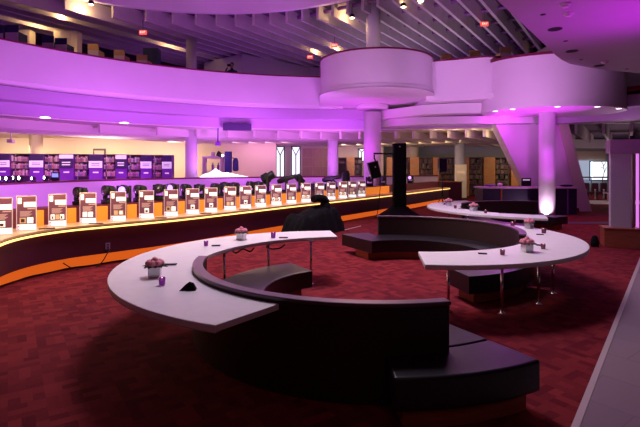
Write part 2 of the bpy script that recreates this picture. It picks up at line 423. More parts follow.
# back walls
S(B().box((-14, 30.1, 2), (22.3, .2, 3.95)).build('wall_back_left', M['cream']))
S(B().box((.6, 33.7, 2), (8.0, .2, 3.95)).build('wall_back_middle', M['beige']))
S(B().box((18, 37.2, 2), (32, .2, 3.95)).build('wall_back_right', M['blue_grey']))
S(B().box((0, 37.2, 7.3), (70, .2, 5)).build('wall_upper_back', M['grey_paint']))
S(B().strip([(-7.9, 31.5), (-4.9, 29), (-.7, 33), (1.5, 33)], [(-7.9, 31.8), (-4.9, 29.3), (-.7, 33.3), (1.5, 33.3)], 5.15, 9.15).build('wall_upper_middle', M['grey_paint']))
S(B().box((-27, 20, 6), (.2, 44, 12)).build('wall_far_left', M['white']))
S(B().box((30, 20, 6), (.2, 44, 12)).build('wall_far_right', M['grey_paint']))
S(B().box((13.6, 30.5, 7.2), (.3, 9, 4)).build('wall_upper_partition', M['cream']))
# wood panelled stretch with joints
b = B()
for i in range(3):
    for j in range(5):
        b.box((XX(302, 33.5)+.3+i*.75+.1, 33.55, .45+j*.66), (.73, .06, .64))
S(b.build('wall_wood_panelling', M['wood_panel']))
S(B().box((20.4, 36.9, 2.9), (4.6, .3, .85)).build('wall_beige_header', M['beige']))
S(B().box((19, 30, 3.55), (9, .4, .55)).build('wall_side_header', M['white']))

# windows
def window(n, x0, x1, y0, y1, Y, vee=True, blue=False):
    w = XX(x1, Y)-XX(x0, Y); zb, zt = ZZ(y1, Y), ZZ(y0, Y); h = zt-zb; cx = XX((x0+x1)/2, Y)
    o = S(B().box((0, 0, h/2), (w, .04, h)).build('window_%d' % n, M['win'], loc=(cx, Y, zb)))
    f = B()
    for s in (-1, 1): f.box((s*(w/2+.03), -.03, h/2), (.08, .1, h+.1))
    f.box((0, -.03, h+.02), (w+.1, .1, .08)); f.box((0, -.03, -.02), (w+.1, .1, .08))
    if vee:
        f.box((0, -.04, h*.36), (.08, .06, h*.72))
        for s in (-1, 1): f.tube([(0, -.04, h*.72), (s*w/2, -.04, h*.98)], .04, 6)
    f.build('window_frame', M['frame'], o)
    return o
window(1, 276.6, 284, 147, 176.5, 33.5); window(2, 292, 299.8, 147, 176.5, 33.5); window(3, 358.8, 364.5, 149, 161, 33.5)
w4 = window(4, 590, 607, 161.5, 180, 36.6, vee=False)
S(B().box((0, 0, 0), (1.2, .04, 1.5)).build('window_5', M['win_blue'], loc=(XX(585, 36.6), 36.6, ZZ(170, 36.6))))
bt = B()
for pts in ([(.3, -.2, -1.0), (.3, -.2, .1), (.42, -.2, .7), (.35, -.2, 1.2), (.2, -.2, 1.45)], [(.42, -.2, .6), (.6, -.2, 1.0)], [(.38, -.2, .9), (.15, -.2, 1.05)], [(.36, -.2, 1.1), (.55, -.2, 1.4)]):
    bt.tube(pts, .022, 5)
tag(bt.build('bare_tree', M['frame'], loc=(XX(597, 36.6), 36.55, ZZ(180, 36.6))), 'thin bare tree seen against the bright far window', 'tree')

# columns
def column(x, Y, dia, z0, z1, m): return S(B().cyl((XX(x, Y), Y, z0), dia/2, z1-z0, 40).build('column', m))
COLX = XX(547, 18.9)
column(547, 18.9, .62, 0, 4.3, M['white'])
column(372.3, 21.9, .81, 0, 4.6, M['white'])
column(373.3, 21.9, .68, 5.1, 9.9, M['white'])
column(191.3, 24, .60, 0, 4.0, M['white'])
column(332.8, 26.5, .62, 0, 4.0, M['white'])
column(36, 27.5, .70, 0, 4.0, M['cream'])
column(191.5, 26, .58, 5.1, 9.9, M['white'])
column(331, 31, .55, 5.1, 9.9, M['white'])
column(460, 31, .7, 0, 4.0, M['blue_grey'])
column(412, 35, 1.0, 0, 4.0, M['cream'])
column(407, 34.5, .01, 0, .01, M['cream']) if False else None

# sloping stair wall under the large bay
Yw = 21.3
pw = [(489, 111), (523, 181), (532, 196), (589, 212), (556, 112)]
v0 = [P(x, y, Yw) for x, y in pw]; n = len(v0)
for v in v0: v.z = max(v.z, 0.0)
v1 = [v+Vector((.35, 1.5, 0)) for v in v0]
S(B().add(v0+v1, [tuple(range(n)), tuple(range(n, 2*n))[::-1]]+[(i, i+n, (i+1) % n+n, (i+1) % n) for i in range(n)]).build('wall_stair_slope', M['white']))
pe = [(556, 114), (566, 114), (592, 212), (580, 212)]
v0 = [P(x, y, Yw-.25) for x, y in pe]; n = 4
for v in v0: v.z = max(v.z, .0)
v1 = [v+Vector((.1, .22, 0)) for v in v0]
S(B().add(v0+v1, [tuple(range(n)), tuple(range(n, 2*n))[::-1]]+[(i, i+n, (i+1) % n+n, (i+1) % n) for i in range(n)]).build('trim_stair_edge', M['beige']))

# low wall behind the counter
wl = spline([(-9.3, 9.5), (-9.5, 13.6), (-8.5, 18.2), (-5.9, 22.0), (-1.9, 24.8), (3.2, 27.0), (7.5, 29.5)], 8)
S(B().strip(wl, off(wl, -.25), 0, 1.46).build('wall_low_partition', M['white'], auto=True))
S(B().strip(off(wl, .05), off(wl, -.32), 1.46, 1.53).build('trim_partition_coping', M['wine_rail'], auto=True))

# ============================================================ COUNTER
cp = spline([(-3.7, 4.4), (-4.45, 6.0), (-4.93, 7.2), (-5.0, 8.0), (-4.75, 8.75), (-4.2, 9.4), (-3.2, 10.55), (-2.2, 12.05), (-1.0, 13.95), (2.25, 18.7), (5.0, 22.9), (7.6, 27.0)], 10)
ct = empty('bar_counter', (cp[40][0], cp[40][1], 0), 'long curved wine coloured bar counter with lit front edge and orange base', 'counter')
def rel(pts, o): return [(p[0]-o.location.x, p[1]-o.location.y) for p in pts]
def cstrip(name, o0, o1, z0, z1, m, parent=ct, i0=0, i1=None, **k):
    seg = cp[i0:i1]
    return B().strip(rel(off(seg, -o0), ct), rel(off(seg, -o1), ct), z0, z1).build(name, m, parent, **k)
cstrip('countertop', 0, .78, .815, .85, M['counter_top'])
cstrip('edge_band', .02, .7, .795, .815, M['wine'])
cstrip('led_strip', 0, .06, .762, .79, M['led'])
cstrip('front_panel', .09, .16, .24, .80, M['wine'])
cstrip('base_panel', .34, .40, 0, .26, M['toe_orange'])
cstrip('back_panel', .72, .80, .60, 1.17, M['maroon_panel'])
cstrip('back_ledge', .78, 1.15, 1.14, 1.18, M['maroon_panel'])
cstrip('rear_panel', 1.08, 1.14, 0, 1.14, M['maroon_panel'])
# cumulative length along the counter for placing things on it
def at_px(px, offset):
    """where the line offset behind the front edge crosses the picture column px"""
    q = off(cp, -offset); best = None
    for i in range(len(q)-1):
        f0 = q[i][0]/q[i][1]-(px-320)/FPX; f1 = q[i+1][0]/q[i+1][1]-(px-320)/FPX
        if f0*f1 <= 0 and q[i][1] > 6.3:
            t = f0/(f0-f1); p = Vector(q[i])*(1-t)+Vector(q[i+1])*t
            d = Vector(q[i+1])-Vector(q[i]); best = (p, atan2(d.y, d.x), i)
    return best
# ---- signs
SX = [1.5, 26.5, 57.5, 88, 118.3, 146.5, 171, 192.5, 211, 230, 245.5, 260.5, 276.3, 291.3, 305.8, 319.5, 331, 342.8, 352.2, 361.5]
def sign_mesh(var):
    b = B(); W, H = .295, .605
    def q(x0, x1, z0, z1, m, d): b.use(m).add([(x0*W-W/2, -d, z0*H), (x1*W-W/2, -d, z0*H), (x1*W-W/2, -d, z1*H), (x0*W-W/2, -d, z1*H)], [(0, 1, 2, 3)])
    b.use(M['sign_bg']).box((0, 0, H/2), (W, .006, H))
    q(0, 1, 0, .17, M['sign_white'], .0036)
    q(.04, .24, .78, .96, M['sign_white'], .0036); q(.04, .24, .865, .875, M['sign_tan'], .004)
    q(.36, 1, .68, .83, M['sign_white'], .0036); q(.55, .97, .615, .65, M['sign_text'], .0036)
    for k in range(6): q(.16, .80-.07*(k % 3), .545-.028*k, .562-.028*k, M['sign_text'], .0036)
    if var == 0: q(.16, .46, .21, .38, M['sign_white'], .0036); q(.52, .82, .21, .38, M['sign_white'], .0036)
    elif var == 1: q(.14, .47, .20, .37, M['sign_tan'], .0036); q(.2, .4, .23, .33, M['sign_dark'], .004); q(.53, .86, .20, .37, M['sign_white'], .0036)
    elif var == 2:
        for k in range(3): q(.10+.28*k, .34+.28*k, .21, .37, M['sign_white'] if k % 2 == 0 else M['sign_tan'], .0036)
        q(.16, .26, .23, .31, M['sign_dark'], .004); q(.7, .8, .23, .32, M['sign_dark'], .004)
    elif var == 3: q(.36, .68, .20, .37, M['sign_white'], .0036); q(.42, .6, .22, .3, M['sign_dark'], .004)
    else: q(.2, .48, .2, .36, M['sign_tan'], .0036); q(.54, .84, .2, .36, M['sign_tan'], .0036); q(.6, .78, .23, .33, M['sign_white'], .004)
    q(.02, .14, .02, .13, M['sign_pink'], .0038); q(.05, .11, .04, .10, M['sign_white'], .0042)
    return b
PICT = {0: 'two blank white squares', 1: 'one dark picture and one white square', 2: 'three small pictures in a row', 3: 'a single picture', 4: 'two tan pictures'}
vars_ = [3, 1, 2, 0, 4, 3, 1, 3, 3, 4, 3, 1, 2, 4, 2, 0, 2, 2, 4, 2]
protos = {}
for i, x in enumerate(SX):
    p, ang, _ = at_px(x, .33)
    ry = atan2(p.x, p.y)
    rz = .45*(-ry)+.55*(ang-R(60))*.55
    lb = "%s info sign from the counter's near end, showing %s" % (ORD[i], PICT[vars_[i]])
    if vars_[i] not in protos:
        t = empty('info_sign', (p.x, p.y, .853), lb, 'sign', 'information signs along the bar counter', rz)
        sign_mesh(vars_[i]).build('card', None, t)
        f = B()
        for s in (-1, 1): f.box((s*.153, 0, .303), (.012, .012, .605))
        f.box((0, 0, .611), (.318, .012, .012)); f.build('holder_frame', M['acrylic'], t)
        B().box((0, 0, .004), (.36, .12, .008)).build('foot', M['acrylic'], t)
        protos[vars_[i]] = t
    else: dup(protos[vars_[i]], (p.x, p.y, .853), rz, lb)
# small dark tablets lying in front of some signs
for x, lb in [(49, 'third'), (98, 'fifth'), (163, 'seventh'), (208, 'ninth'), (246, 'eleventh')]:
    p, ang, _ = at_px(x-2, .13)
    tag(B().box((0, 0, .006), (.26, .10, .012)).build('black_tray', M['black'], loc=(p.x, p.y, .852), rz=ang-R(40), bevel=.004), 'thin black tray lying on the counter by the %s info sign' % lb, 'tray', 'black trays on the bar counter')
# orange light on the counter back, built as glowing boards
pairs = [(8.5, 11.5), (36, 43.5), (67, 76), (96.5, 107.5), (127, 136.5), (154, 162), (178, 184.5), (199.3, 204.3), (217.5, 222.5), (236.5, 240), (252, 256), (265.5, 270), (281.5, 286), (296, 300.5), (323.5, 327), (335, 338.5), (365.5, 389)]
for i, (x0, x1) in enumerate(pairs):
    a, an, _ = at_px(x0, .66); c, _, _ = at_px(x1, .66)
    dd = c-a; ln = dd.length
    tag(B().box((0, 0, .15), (ln, .03, .30)).build('orange_light_board', M['orange_light'], loc=((a.x+c.x)/2, (a.y+c.y)/2, .853), rz=atan2(dd.y, dd.x), bevel=.004),
        ('long orange light built as a board at the far end of the sign row' if i == 16 else 'orange light built as a board between the %s and %s info signs' % (ORD[min(i if i < 14 else i+1, 18)], ORD[min(i+1 if i < 14 else i+2, 19)])), 'board', 'orange light built as boards behind the info signs')
# outlet and cables on the counter front
p, ang, ix = at_px(107.5, .085)
t = empty('wall_outlet', (p.x, p.y, ZZ(246, p.y)-.06), 'small dark power outlet on the wine counter front above the hanging cable', 'outlet', None, ang)
B().box((0, -.012, .06), (.09, .02, .13)).build('cover_plate', M['pipe'], t, bevel=.004)
B().box((0, -.024, .085), (.035, .006, .03)).build('socket', M['black'], t); B().box((0, -.024, .035), (.035, .006, .03)).build('socket', M['black'], t)
cpts = []
for x, y, dz in [(107.5, 247, .07), (109, 251, .05), (107, 254, .03), (102, 262, .03), (95, 267.5, .04), (84, 269.7, .05), (72, 268, .04), (63, 263, .03)]:
    q = at_px(x, dz)[0]; cpts.append((q.x, q.y, ZZ(y, q.y)))
tag(B().tube(spline(cpts, 6), .011, 6).build('hanging_cable', M['black']), 'black cable hanging in a loop from the counter outlet', 'cable')
q = off(cp[4:72], -.26)
tag(B().tube([(x, y, .012+.006*sin(i*.7)) for i, (x, y) in enumerate(q)], .014, 6).build('floor_cable', M['black']), 'long black cable lying on the carpet along the orange counter base', 'cable')

# ---- moving head lights on the back ledge
def moving_head(lens, sc_=1.0, tilt=0.0):
    t = bpy.data.objects.new('stage_light', None); COL.objects.link(t); t.empty_display_size = .1
    B().box((0, 0, .05), (.30, .26, .10)).build('base', M['black'], t, bevel=.02)
    y = B()
    for s in (-1, 1): y.box((s*.155, 0, .27), (.045, .12, .34))
    y.box((0, 0, .115), (.34, .12, .04)); y.build('yoke', M['black'], t, bevel=.015)
    mt = Matrix.Rotation(R(90)+tilt, 3, 'X')
    B().lathe([(0, -.17), (.08, -.165), (.115, -.10), (.13, 0), (.135, .10), (.13, .13), (.11, .135)], (0, 0, .33), 20, mt).build('head', M['black'], t)
    B().lathe([(.108, .128), (.07, .145), (0, .15)], (0, 0, .33), 20, mt).build('lens', lens, t)
    return t
GL = 'stage lights on the ledge behind the counter'
heads = [(80.5, 187), (108.5, 185.5), (124, 185), (140, 185), (159.5, 184), (173, 183.5), (186, 184), (199.5, 184), (215.5, 183.2), (225.5, 182), (235, 182.3), (251, 181.3), (258.8, 181.3), (369.5, 176.5), (383, 176), (410.5, 175.5)]
pm = {}
for i, (x, y) in enumerate(heads):
    p, ang, _ = at_px(x, .965)
    zt = ZZ(y, p.y); s = max(.75, min(1.45, (zt-1.18)/.46))
    kind = 'purple' if i in (2, 5, 15) else 'dark'
    lb = "%s black moving head light from the counter's near end%s" % (ORD[i], ', glowing purple' if kind == 'purple' else '')
    if kind not in pm:
        t = moving_head(M['lens_purple'] if kind == 'purple' else M['lens']); pm[kind] = t; t.location = (p.x, p.y, 1.183); tag(t, lb, 'stage light', GL)
    else: t = dup(pm[kind], (p.x, p.y, 1.183), None, lb, GL)
    t.rotation_euler.z = random.uniform(-.6, .6)-.2; t.scale = (s, s, s)
# big tilted spotlight and long lens rigs
def rig(name, x0, y0, x1, y1, Y, rad, base_px, lb, cat):
    a, c = P(x0, y0, Y), P(x1, y1, Y); m = (a+c)/2; p = P(base_px, 190, Y)
    t = empty(name, (p.x, Y, 1.183), lb, cat)
    d = (c-a); L_ = d.length; q = d.to_track_quat('Z', 'Y').to_matrix()
    o = a-Vector((p.x, Y, 1.18))
    B().lathe([(0, 0), (rad*.7, .02), (rad, L_*.15), (rad, L_*.55), (rad*.75, L_*.62), (rad*.8, L_*.95), (rad*.7, L_), (0, L_)], o, 18, q).build('body', M['black'], t)
    B().lathe([(rad*.68, L_), (rad*.5, L_+.015), (0, L_+.02)], o, 18, q).build('lens', M['lens'], t)
    mm = m-Vector((p.x, Y, 1.18))
    B().tube([(0, 0, 0), (0, 0, mm.z*.6), (mm.x, 0, mm.z)], .035, 8).build('stand_pole', M['black'], t)
    B().box((0, 0, .03), (.34, .3, .06)).build('base', M['black'], t, bevel=.015)
    y = B()
    for s in (-1, 1): y.box((mm.x, s*(rad+.02), mm.z-.08), (.07, .03, rad*2.4))
    y.build('bracket', M['black'], t)
    return t
YS = at_px(268, 0.97)[0].y
rig('follow_spotlight', 261.5, 181, 274, 174, YS, .17, 268, 'large black tilted spotlight raised on a stand above the counter signs', 'spotlight')
rig('camera_rig', 277, 182, 296, 176, at_px(287, 0.97)[0].y, .09, 286, 'black rig aimed sideways in front of the tall white windows', 'rig')
rig('camera_rig', 296, 175, 303.5, 183, at_px(300, 0.97)[0].y, .13, 299, 'stubby black rig beside the wood panelled wall', 'rig')
rig('camera_rig', 322, 180.5, 341, 176.5, at_px(333, 0.97)[0].y, .10, 336, 'long black rig lying level below the white far column', 'rig')
YT = at_px(346, 0.97)[0].y
t = empty('tall_stage_light', (XX(346, YT), YT, 1.183), 'upright tall black lamp head standing in front of an orange bookcase end', 'stage light')
B().lathe([(.16, .1), (.17, .25), (.16, .55), (.11, .68), (.0, .70)], (0, 0, 0), 18).build('head', M['black'], t)
B().box((0, 0, .05), (.36, .3, .1)).build('base', M['black'], t, bevel=.02)
# black cases heaped at the foot of the rigs
for x, w, h, lb in [(314, .26, .24, 'beside the draped pipe'), (327, .26, .2, 'between two far signs')]:
    p, ang, _ = at_px(x, .95)
    t = empty('equipment_case', (p.x, p.y, 1.183), 'small black equipment case on the counter ledge '+lb, 'case', 'black cases on the counter ledge', ang)
    B().box((0, 0, h/2), (w, .25, h)).build('body', M['black'], t, bevel=.02)
    B().tube([(-.06, 0, h), (-.05, 0, h+.04), (.05, 0, h+.04), (.06, 0, h)], .012, 6).build('handle', M['black'], t)

# wine block and round end past the counter
p0 = P(441, 181, 29); p1 = P(460, 181, 29)
t = empty('service_desk', ((p0.x+p1.x)/2, 29.2, 0), 'plain wine coloured service desk at the far end of the bar counter', 'desk')
B().box((0, 0, .55), (p1.x-p0.x, 1.2, 1.10)).build('cabinet', M['wine'], t, bevel=.01)
B().box((0, 0, 1.125), (p1.x-p0.x+.06, 1.26, .05)).build('worktop', M['wood_red'], t, bevel=.01)

# ============================================================ BOOKCASES
allbooks = 0
def bookcase(name, pxp, pxb, Y, ztop, panel, style, label, group, rows, row_h, books, pitch, deep=.42):
    """end panel between picture columns pxp, open shelves between columns pxb"""
    global allbooks
    a0, a1 = XX(pxp[0], Y), XX(pxp[1], Y)
    t = empty(name, ((a0+a1)/2, Y, 0), label, 'bookcase', group)
    w = a1-a0; cx = (a0+a1)/2
    e = B().box((0, .17, ztop/2), (w, .46, ztop)).build('end_panel', panel, t, bevel=.008)
    if style:
        if style == 1:
            B().box((0, -.072, ztop-.19), (w*.99, .03, .30)).build('header_board', M['case_dark'], e)
            s = B(); s.use(M['white_sign']).box((0, -.08, ztop-.55), (w*.98, .03, .36))
            for k in range(2): s.use(M['grey_text']).box((0, -.097, ztop-.50-.09*k), (w*.62, .004, .04))
            s.build('sign_board', None, e)
        else:
            B().box((0, -.072, ztop-.14), (w*.98, .03, .20)).build('header_board', M['white_sign'], e)
            s = B(); s.use(M['case_dark']).box((0, -.08, ztop-.52), (w*.99, .03, .48))
            for k in range(2): s.use(M['white_sign']).box((0, -.097, ztop-.45-.13*k), (w*.6, .004, .06))
            s.build('sign_board', None, e)
        B().box((0, -.064, ztop-.98), (w*.42, .012, .07)).build('label_plate', M['white_sign'], e)
    elif panel is M['wood_orange']:
        B().box((0, -.064, ztop-.62), (w*.8, .012, .22)).build('label_plate', M['wood_tan'], e)
    if not pxb: return t, []
    b0, b1 = XX(pxb[0], Y)-cx+.012, XX(pxb[1], Y)-cx-.03; bw = b1-b0; bc = (b0+b1)/2
    B().box((bc, .42, ztop/2), (bw, .04, ztop)).build('back_panel', M['case_wood'], t)
    B().box((bc, .2, ztop-.02), (bw, deep, .04)).build('top_board', M['case_wood'], t)
    zs = [ztop-.06-row_h*(k+1) for k in range(rows)]
    for z in zs: B().box((bc, .2, z), (bw, deep, .03)).build('shelf', M['case_wood'], t)
    out = []
    for ri, z in enumerate(zs):
        x = b0+.03
        while x < b1-pitch:
            wv = pitch*random.uniform(.7, 1.05); h = row_h*random.uniform(.58, .86)
            if random.random() > .06: out.append((cx+x+wv/2, Y+.12, z+.018, wv*.94, h, ri))
            x += wv
    return t, out
bookmesh = {}
def book(x, y, z, w, h, label, group, pal=0):
    mi = random.randrange(len(MB_))
    k = (mi, pal)
    if k not in bookmesh:
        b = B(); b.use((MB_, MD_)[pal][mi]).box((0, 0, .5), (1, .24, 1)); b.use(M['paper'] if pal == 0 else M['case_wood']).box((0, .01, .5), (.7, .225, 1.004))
        b.use(M['paper'] if pal == 0 else M['pipe']).box((0, -.121, .72), (.7, .004, .1))  # far copies get darker pages and labels, shade in the colour
        o = b.build('book', None); bookmesh[k] = o; 
    else:
        o = bookmesh[k].copy(); COL.objects.link(o)
    o.location = (x, y, z); o.scale = (w, 1, h)
    tag(o, label, 'book', group)
PAN = [(-3, 10.5), (30, 44), (60, 74), (89.5, 103), (116, 127), (141, 152), (162.5, 172)]
BAN = [(10.5, 30), (44, 60), (74, 89.5), (103, 116), (127, 141), (152, 162.5), None]
STY = [1, 1, 2, 1, 2, 1, 1]
NAMES = ['at the frame edge behind the bright spot lamps', 'in front of the cream column', 'with a dark sign below a white header', 'below the dark picture frame', 'with a dark sign, third before the purple column', 'second before the purple column', 'closest to the purple column']
for i in range(7):
    t, bs = bookcase('bookcase', PAN[i], BAN[i], 25, ZZ(153.5+i*.25, 25), M['case_purple'], STY[i], 'purple ended bookcase '+NAMES[i], 'purple bookcases behind the low wall', 4, .38, True, .105)
    for (x, y, z, w, h, ri) in bs:
        if ri == 3: continue
        book(x, y, z, w, h, 'book on %s shelf, purple bookcase %s' % (['top', 'second', 'third'][ri], NAMES[i]), 'books on the bookcases behind the low wall')
RP = [(346, 354.5), (387, 393), (410, 419), (433, 439), (458, 469), (483.6, 495), (511, 518)]
RB = [(354.5, 363), (393, 410), (419, 433), (439, 458), (469, 483.6), (495, 511), None]
RN = ['beside the tall lamp head', 'half hidden by the black tower', 'just past the black tower', 'behind the speaker on its pole', 'behind the cream panel', 'between the cream panel and the sloping wall', 'partly covered by the sloping wall']
dim = B(); cnt = 0
for i in range(7):
    t, bs = bookcase('bookcase', RP[i], RB[i], 33, ZZ(157.3, 33), M['wood_orange'], 0, 'orange wood ended bookcase '+RN[i], 'orange ended bookcases along the far wall', 7, .37, True, .12)
    for (x, y, z, w, h, ri) in bs:
        z += .003
        if i in (4, 5) and cnt < 130:
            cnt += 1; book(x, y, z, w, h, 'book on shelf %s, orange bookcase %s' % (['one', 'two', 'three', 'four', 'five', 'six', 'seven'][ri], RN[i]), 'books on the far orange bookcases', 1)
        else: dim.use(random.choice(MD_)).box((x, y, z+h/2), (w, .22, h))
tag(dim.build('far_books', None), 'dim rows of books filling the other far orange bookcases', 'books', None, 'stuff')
# shelf bank left of the first orange end panel
t = empty('bookcase', (XX(342, 33.2), 33.0-.45, 0), 'open bookcase of pale books beside the white far column', 'bookcase', 'orange ended bookcases along the far wall')
wv = XX(346, 32.5)-XX(338, 32.5)
B().box((0, .2, 1.37), (wv, .03, 2.74)).build('back_panel', M['case_wood'], t)
for s in (-1, 1): B().box((s*wv/2, 0, 1.37), (.04, .4, 2.74)).build('side_panel', M['case_wood'], t)
for k in range(8): B().box((0, 0, 2.7-k*.37), (wv, .4, .03)).build('shelf', M['case_wood'], t)

# ============================================================ SOFAS AND TABLES
HT, HB, HS = .76, .855, .42
def T(x, y):
    h = .787 if x < 345 else HT
    return G(x, y, h)+Vector((0, 0, .002))
def sofa(label, Cb, rb, ba, seats, base, thick=.10, HB=.855):
    t = empty('curved_sofa', (Cb[0], Cb[1], 0), label, 'sofa', 'round sofas in the hall')
    C0 = (0, 0)
    B().strip(arc(C0, rb-thick, *ba), arc(C0, rb, *ba), .0, HB-.035).build('backrest', M['back_fab'], t, bevel=.006, auto=True)
    B().strip(arc(C0, rb-thick-.01, ba[0]-.4, ba[1]+.4), arc(C0, rb+.01, ba[0]-.4, ba[1]+.4), HB-.035, HB).build('backrest_rim', M['rim'], t, bevel=.008, auto=True)
    for (a0, a1, i, o, *wd) in seats:
        aa = [a0+(a1-a0)*k/40 for k in range(41)]; ro = [o]*41
        if wd:
            w0, w1, o2 = wd[0]; c = w1 if abs(w0-a0) < .1 else w0
            aa = sorted(aa+[c, c+.01]); ro = [o2 if w0-.001 <= a <= w1+.001 else o for a in aa]
        ri = [i if not isinstance(i, tuple) else i[0]+(i[1]-i[0])*(a-a0)/(a1-a0) for a in aa]
        B().strip([(r*cos(R(a)), r*sin(R(a))) for a, r in zip(aa, ri)], [(r*cos(R(a)), r*sin(R(a))) for a, r in zip(aa, ro)], .165, HS).build('seat_cushion', M['leather'], t, bevel=.022, seg=3, auto=True)
    for (a0, a1, i, o) in base:
        B().strip(arc(C0, i, a0, a1), arc(C0, o, a0, a1), 0, .165).build('base', M['wood_red'], t, auto=True)
    return t
def table(label, Ci, ri, Co, ro, ai, ao, legs, HT=.76):
    t = empty('curved_table', (Co[0], Co[1], 0), label, 'table', 'curved white tables in the hall')
    a = [(p[0]-Co[0], p[1]-Co[1]) for p in arc(Ci, ri, *ai, 56)]; b = [(p[0]-Co[0], p[1]-Co[1]) for p in arc(Co, ro, *ao, 56)]
    top = B().strip(a, b, HT-.055, HT).build('tabletop', M['top_white'], t, bevel=.006, auto=True)
    B().strip([(x*.97+.0, y*.97) for x, y in b], [(x*.999, y*.999) for x, y in b], HT-.062, HT-.05).build('edge_band', M['top_edge'], top)
    for (x, y) in legs:
        l = B().cyl((x-Co[0], y-Co[1], 0), .020, HT-.055, 14).build('leg', M['chrome'], t)
        B().lathe([(.056, 0), (.056, .008), (.03, .014), (.022, .03)], (x-Co[0], y-Co[1], 0), 16).build('foot_flange', M['chrome'], l)
        B().cyl((x-Co[0], y-Co[1], HT-.068), .06, .012, 14).build('mounting_plate', M['chrome'], l)
    return t
# --- group 1 (near)
C1 = (.54, 5.90); C1o = (.264, 6.12)
s1 = sofa('largest dark curved sofa, seen from behind its high back', C1, 2.08, (180, 285.3),
     [(121, 278, 1.25, 1.97), (278.4, 299.7, 1.45, 1.97), (270, 299.7, 1.985, 2.50)], [(126, 299, 1.40, 1.85), (272, 298, 1.85, 2.42)], HB=.845)
tb1 = table('white curved table wrapped around the near sofa, with two flower boxes', C1, 2.085, (.258, 5.99), 2.735, (96.5, 244.6), (91.3, 247.6),
      [(C1[0]+2.15*cos(R(a)), C1[1]+2.15*sin(R(a))) for a in (130, 155)]+[(-.153, 7.86)], HT=.787)
# --- group 2 (right)
C2 = (1.62, 8.78); C2o = (1.79, 8.44)
s2 = sofa('dark curved sofa in the middle, its open seat facing outward toward the viewer', C2, 2.09, (-29, 97.5),
     [(-77, 40, (1.66, 1.28), 1.975, (-77, -32, 2.24)), (40.4, 118, (1.28, 1.12), 1.975, (101, 118, 2.35))], [(-73, 40, 1.74, 1.85), (40, 116, 1.32, 1.85), (-73, -38, 1.85, 2.12)])
tb2 = table('white curved table on chrome legs around the middle sofa', C2, 2.10, C2o, 2.70, (264.5, 415), (259.8, 415),
      [(2.457, 6.25), (3.156, 6.68), (3.65, 7.25), (1.76, 6.35)])
# --- group 3 (far)
C3 = (6.4, 13.9); C3o = (6.75, 14.2)
s3 = sofa('dark curved sofa furthest back, next to the glowing column', C3, 2.1, (62, 152),
     [(34, 243, 1.2, 1.975)], [(38, 238, 1.35, 1.85)])
tb3 = table('white curved table of the far sofa, next to the glowing column', C3, 2.11, C3o, 3.38, (253, 118), (247.5, 112),
      [(G(449, 223).x, G(449, 223).y), (XX(468, 12.3), 12.3), (XX(515, 11.7), 11.7)])

# --- flower boxes
def flowers():
    t = bpy.data.objects.new('flower_box', None); COL.objects.link(t); t.empty_display_size = .1
    B().box((0, 0, .055), (.125, .125, .11)).build('mirror_vase', M['mirror'], t, bevel=.004)
    b = B()
    for k in range(12):
        a = 2*pi*k/12+.2; r0, r1_ = .05, .115+.02*(k % 3)
        u = Vector((cos(a), sin(a), 0)); w = Vector((-sin(a), cos(a), 0))
        p = [u*r0+Vector((0, 0, .11)), u*(r0+r1_)/2+w*.03+Vector((0, 0, .125)), u*r1_+Vector((0, 0, .105)), u*(r0+r1_)/2-w*.03+Vector((0, 0, .125))]
        b.add(p, [(0, 1, 2, 3)])
    b.build('leaves', M['leaf'], t)
    for k in range(8):
        a = 2*pi*k/7; r = .062 if k < 7 else 0
        c = (r*cos(a), r*sin(a), .145 if k < 7 else .175)
        b = B().ball(c, .042, (1, 1, .85), 10, 6, .10)
        b.build('rose', M['rose'], t)
    return t
FL = [(154.8, 276.5, 'on the near table beside two purple votives'), (241.4, 239.5, 'on the straight far arm of the near table'), (527, 251.5, 'on the middle table, in front of its partner'), (529.2, 228.5, 'on the middle table, behind its partner'), (448.4, 205.5, 'at the rounded end of the far table'), (473.6, 211, 'on the front arm of the far table')]
f0 = None
for i, (x, y, lb) in enumerate(FL):
    p = T(x, y); lab = 'pink roses in a mirrored cube vase '+lb
    if f0 is None: f0 = flowers(); tag(f0, lab, 'flowers', 'rose boxes on the white tables'); f0.location = p; t = f0
    else: t = dup(f0, p, None, lab)
    t.rotation_euler.z = [.2, -.3, .15, .5, 0, .3][i]
    if i >= 4: t.scale = (1.25, 1.25, 1.15)
# --- votives
def votive(g):
    t = bpy.data.objects.new('votive_candle', None); COL.objects.link(t); t.empty_display_size = .1
    B().lathe([(.026, 0), (.031, .004), (.034, .075), (.030, .075), (.027, .035), (0, .035)], (0, 0, 0), 16).build('glass_cup', g, t)
    B().lathe([(0, .036), (.014, .042), (.011, .06), (0, .078)], (0, 0, 0), 10).build('flame', M['flame'], t)
    return t
VP = votive(M['votive']); VD = votive(M['votive_dark']); used = {}
VO = [(162, 285, 0, 'lit purple votive in front of the flower box on the near table'), (158, 271, 0, 'lit purple votive touching the flower box on the near table'), (206, 246, 0, 'lit purple votive alone where the near table narrows'), (273.2, 238, 0, 'lit purple votive past the roses on the far arm of the near table'),
      (502.5, 255, 1, 'dark lit votive in front of the roses on the middle table'), (543.2, 249, 1, 'dark lit votive beside the front roses on the middle table'), (543.8, 233.3, 1, 'dark lit votive beside the rear roses on the middle table'), (512.5, 226.5, 1, 'dark lit votive by the sofa back on the middle table'),
      (455.3, 208.5, 1, 'dark lit votive between the two flower boxes of the far table'), (485.6, 213.3, 1, 'dark lit votive past the flower boxes of the far table'), (444.5, 204.8, 0, 'tiny purple votive at the rounded end of the far table')]
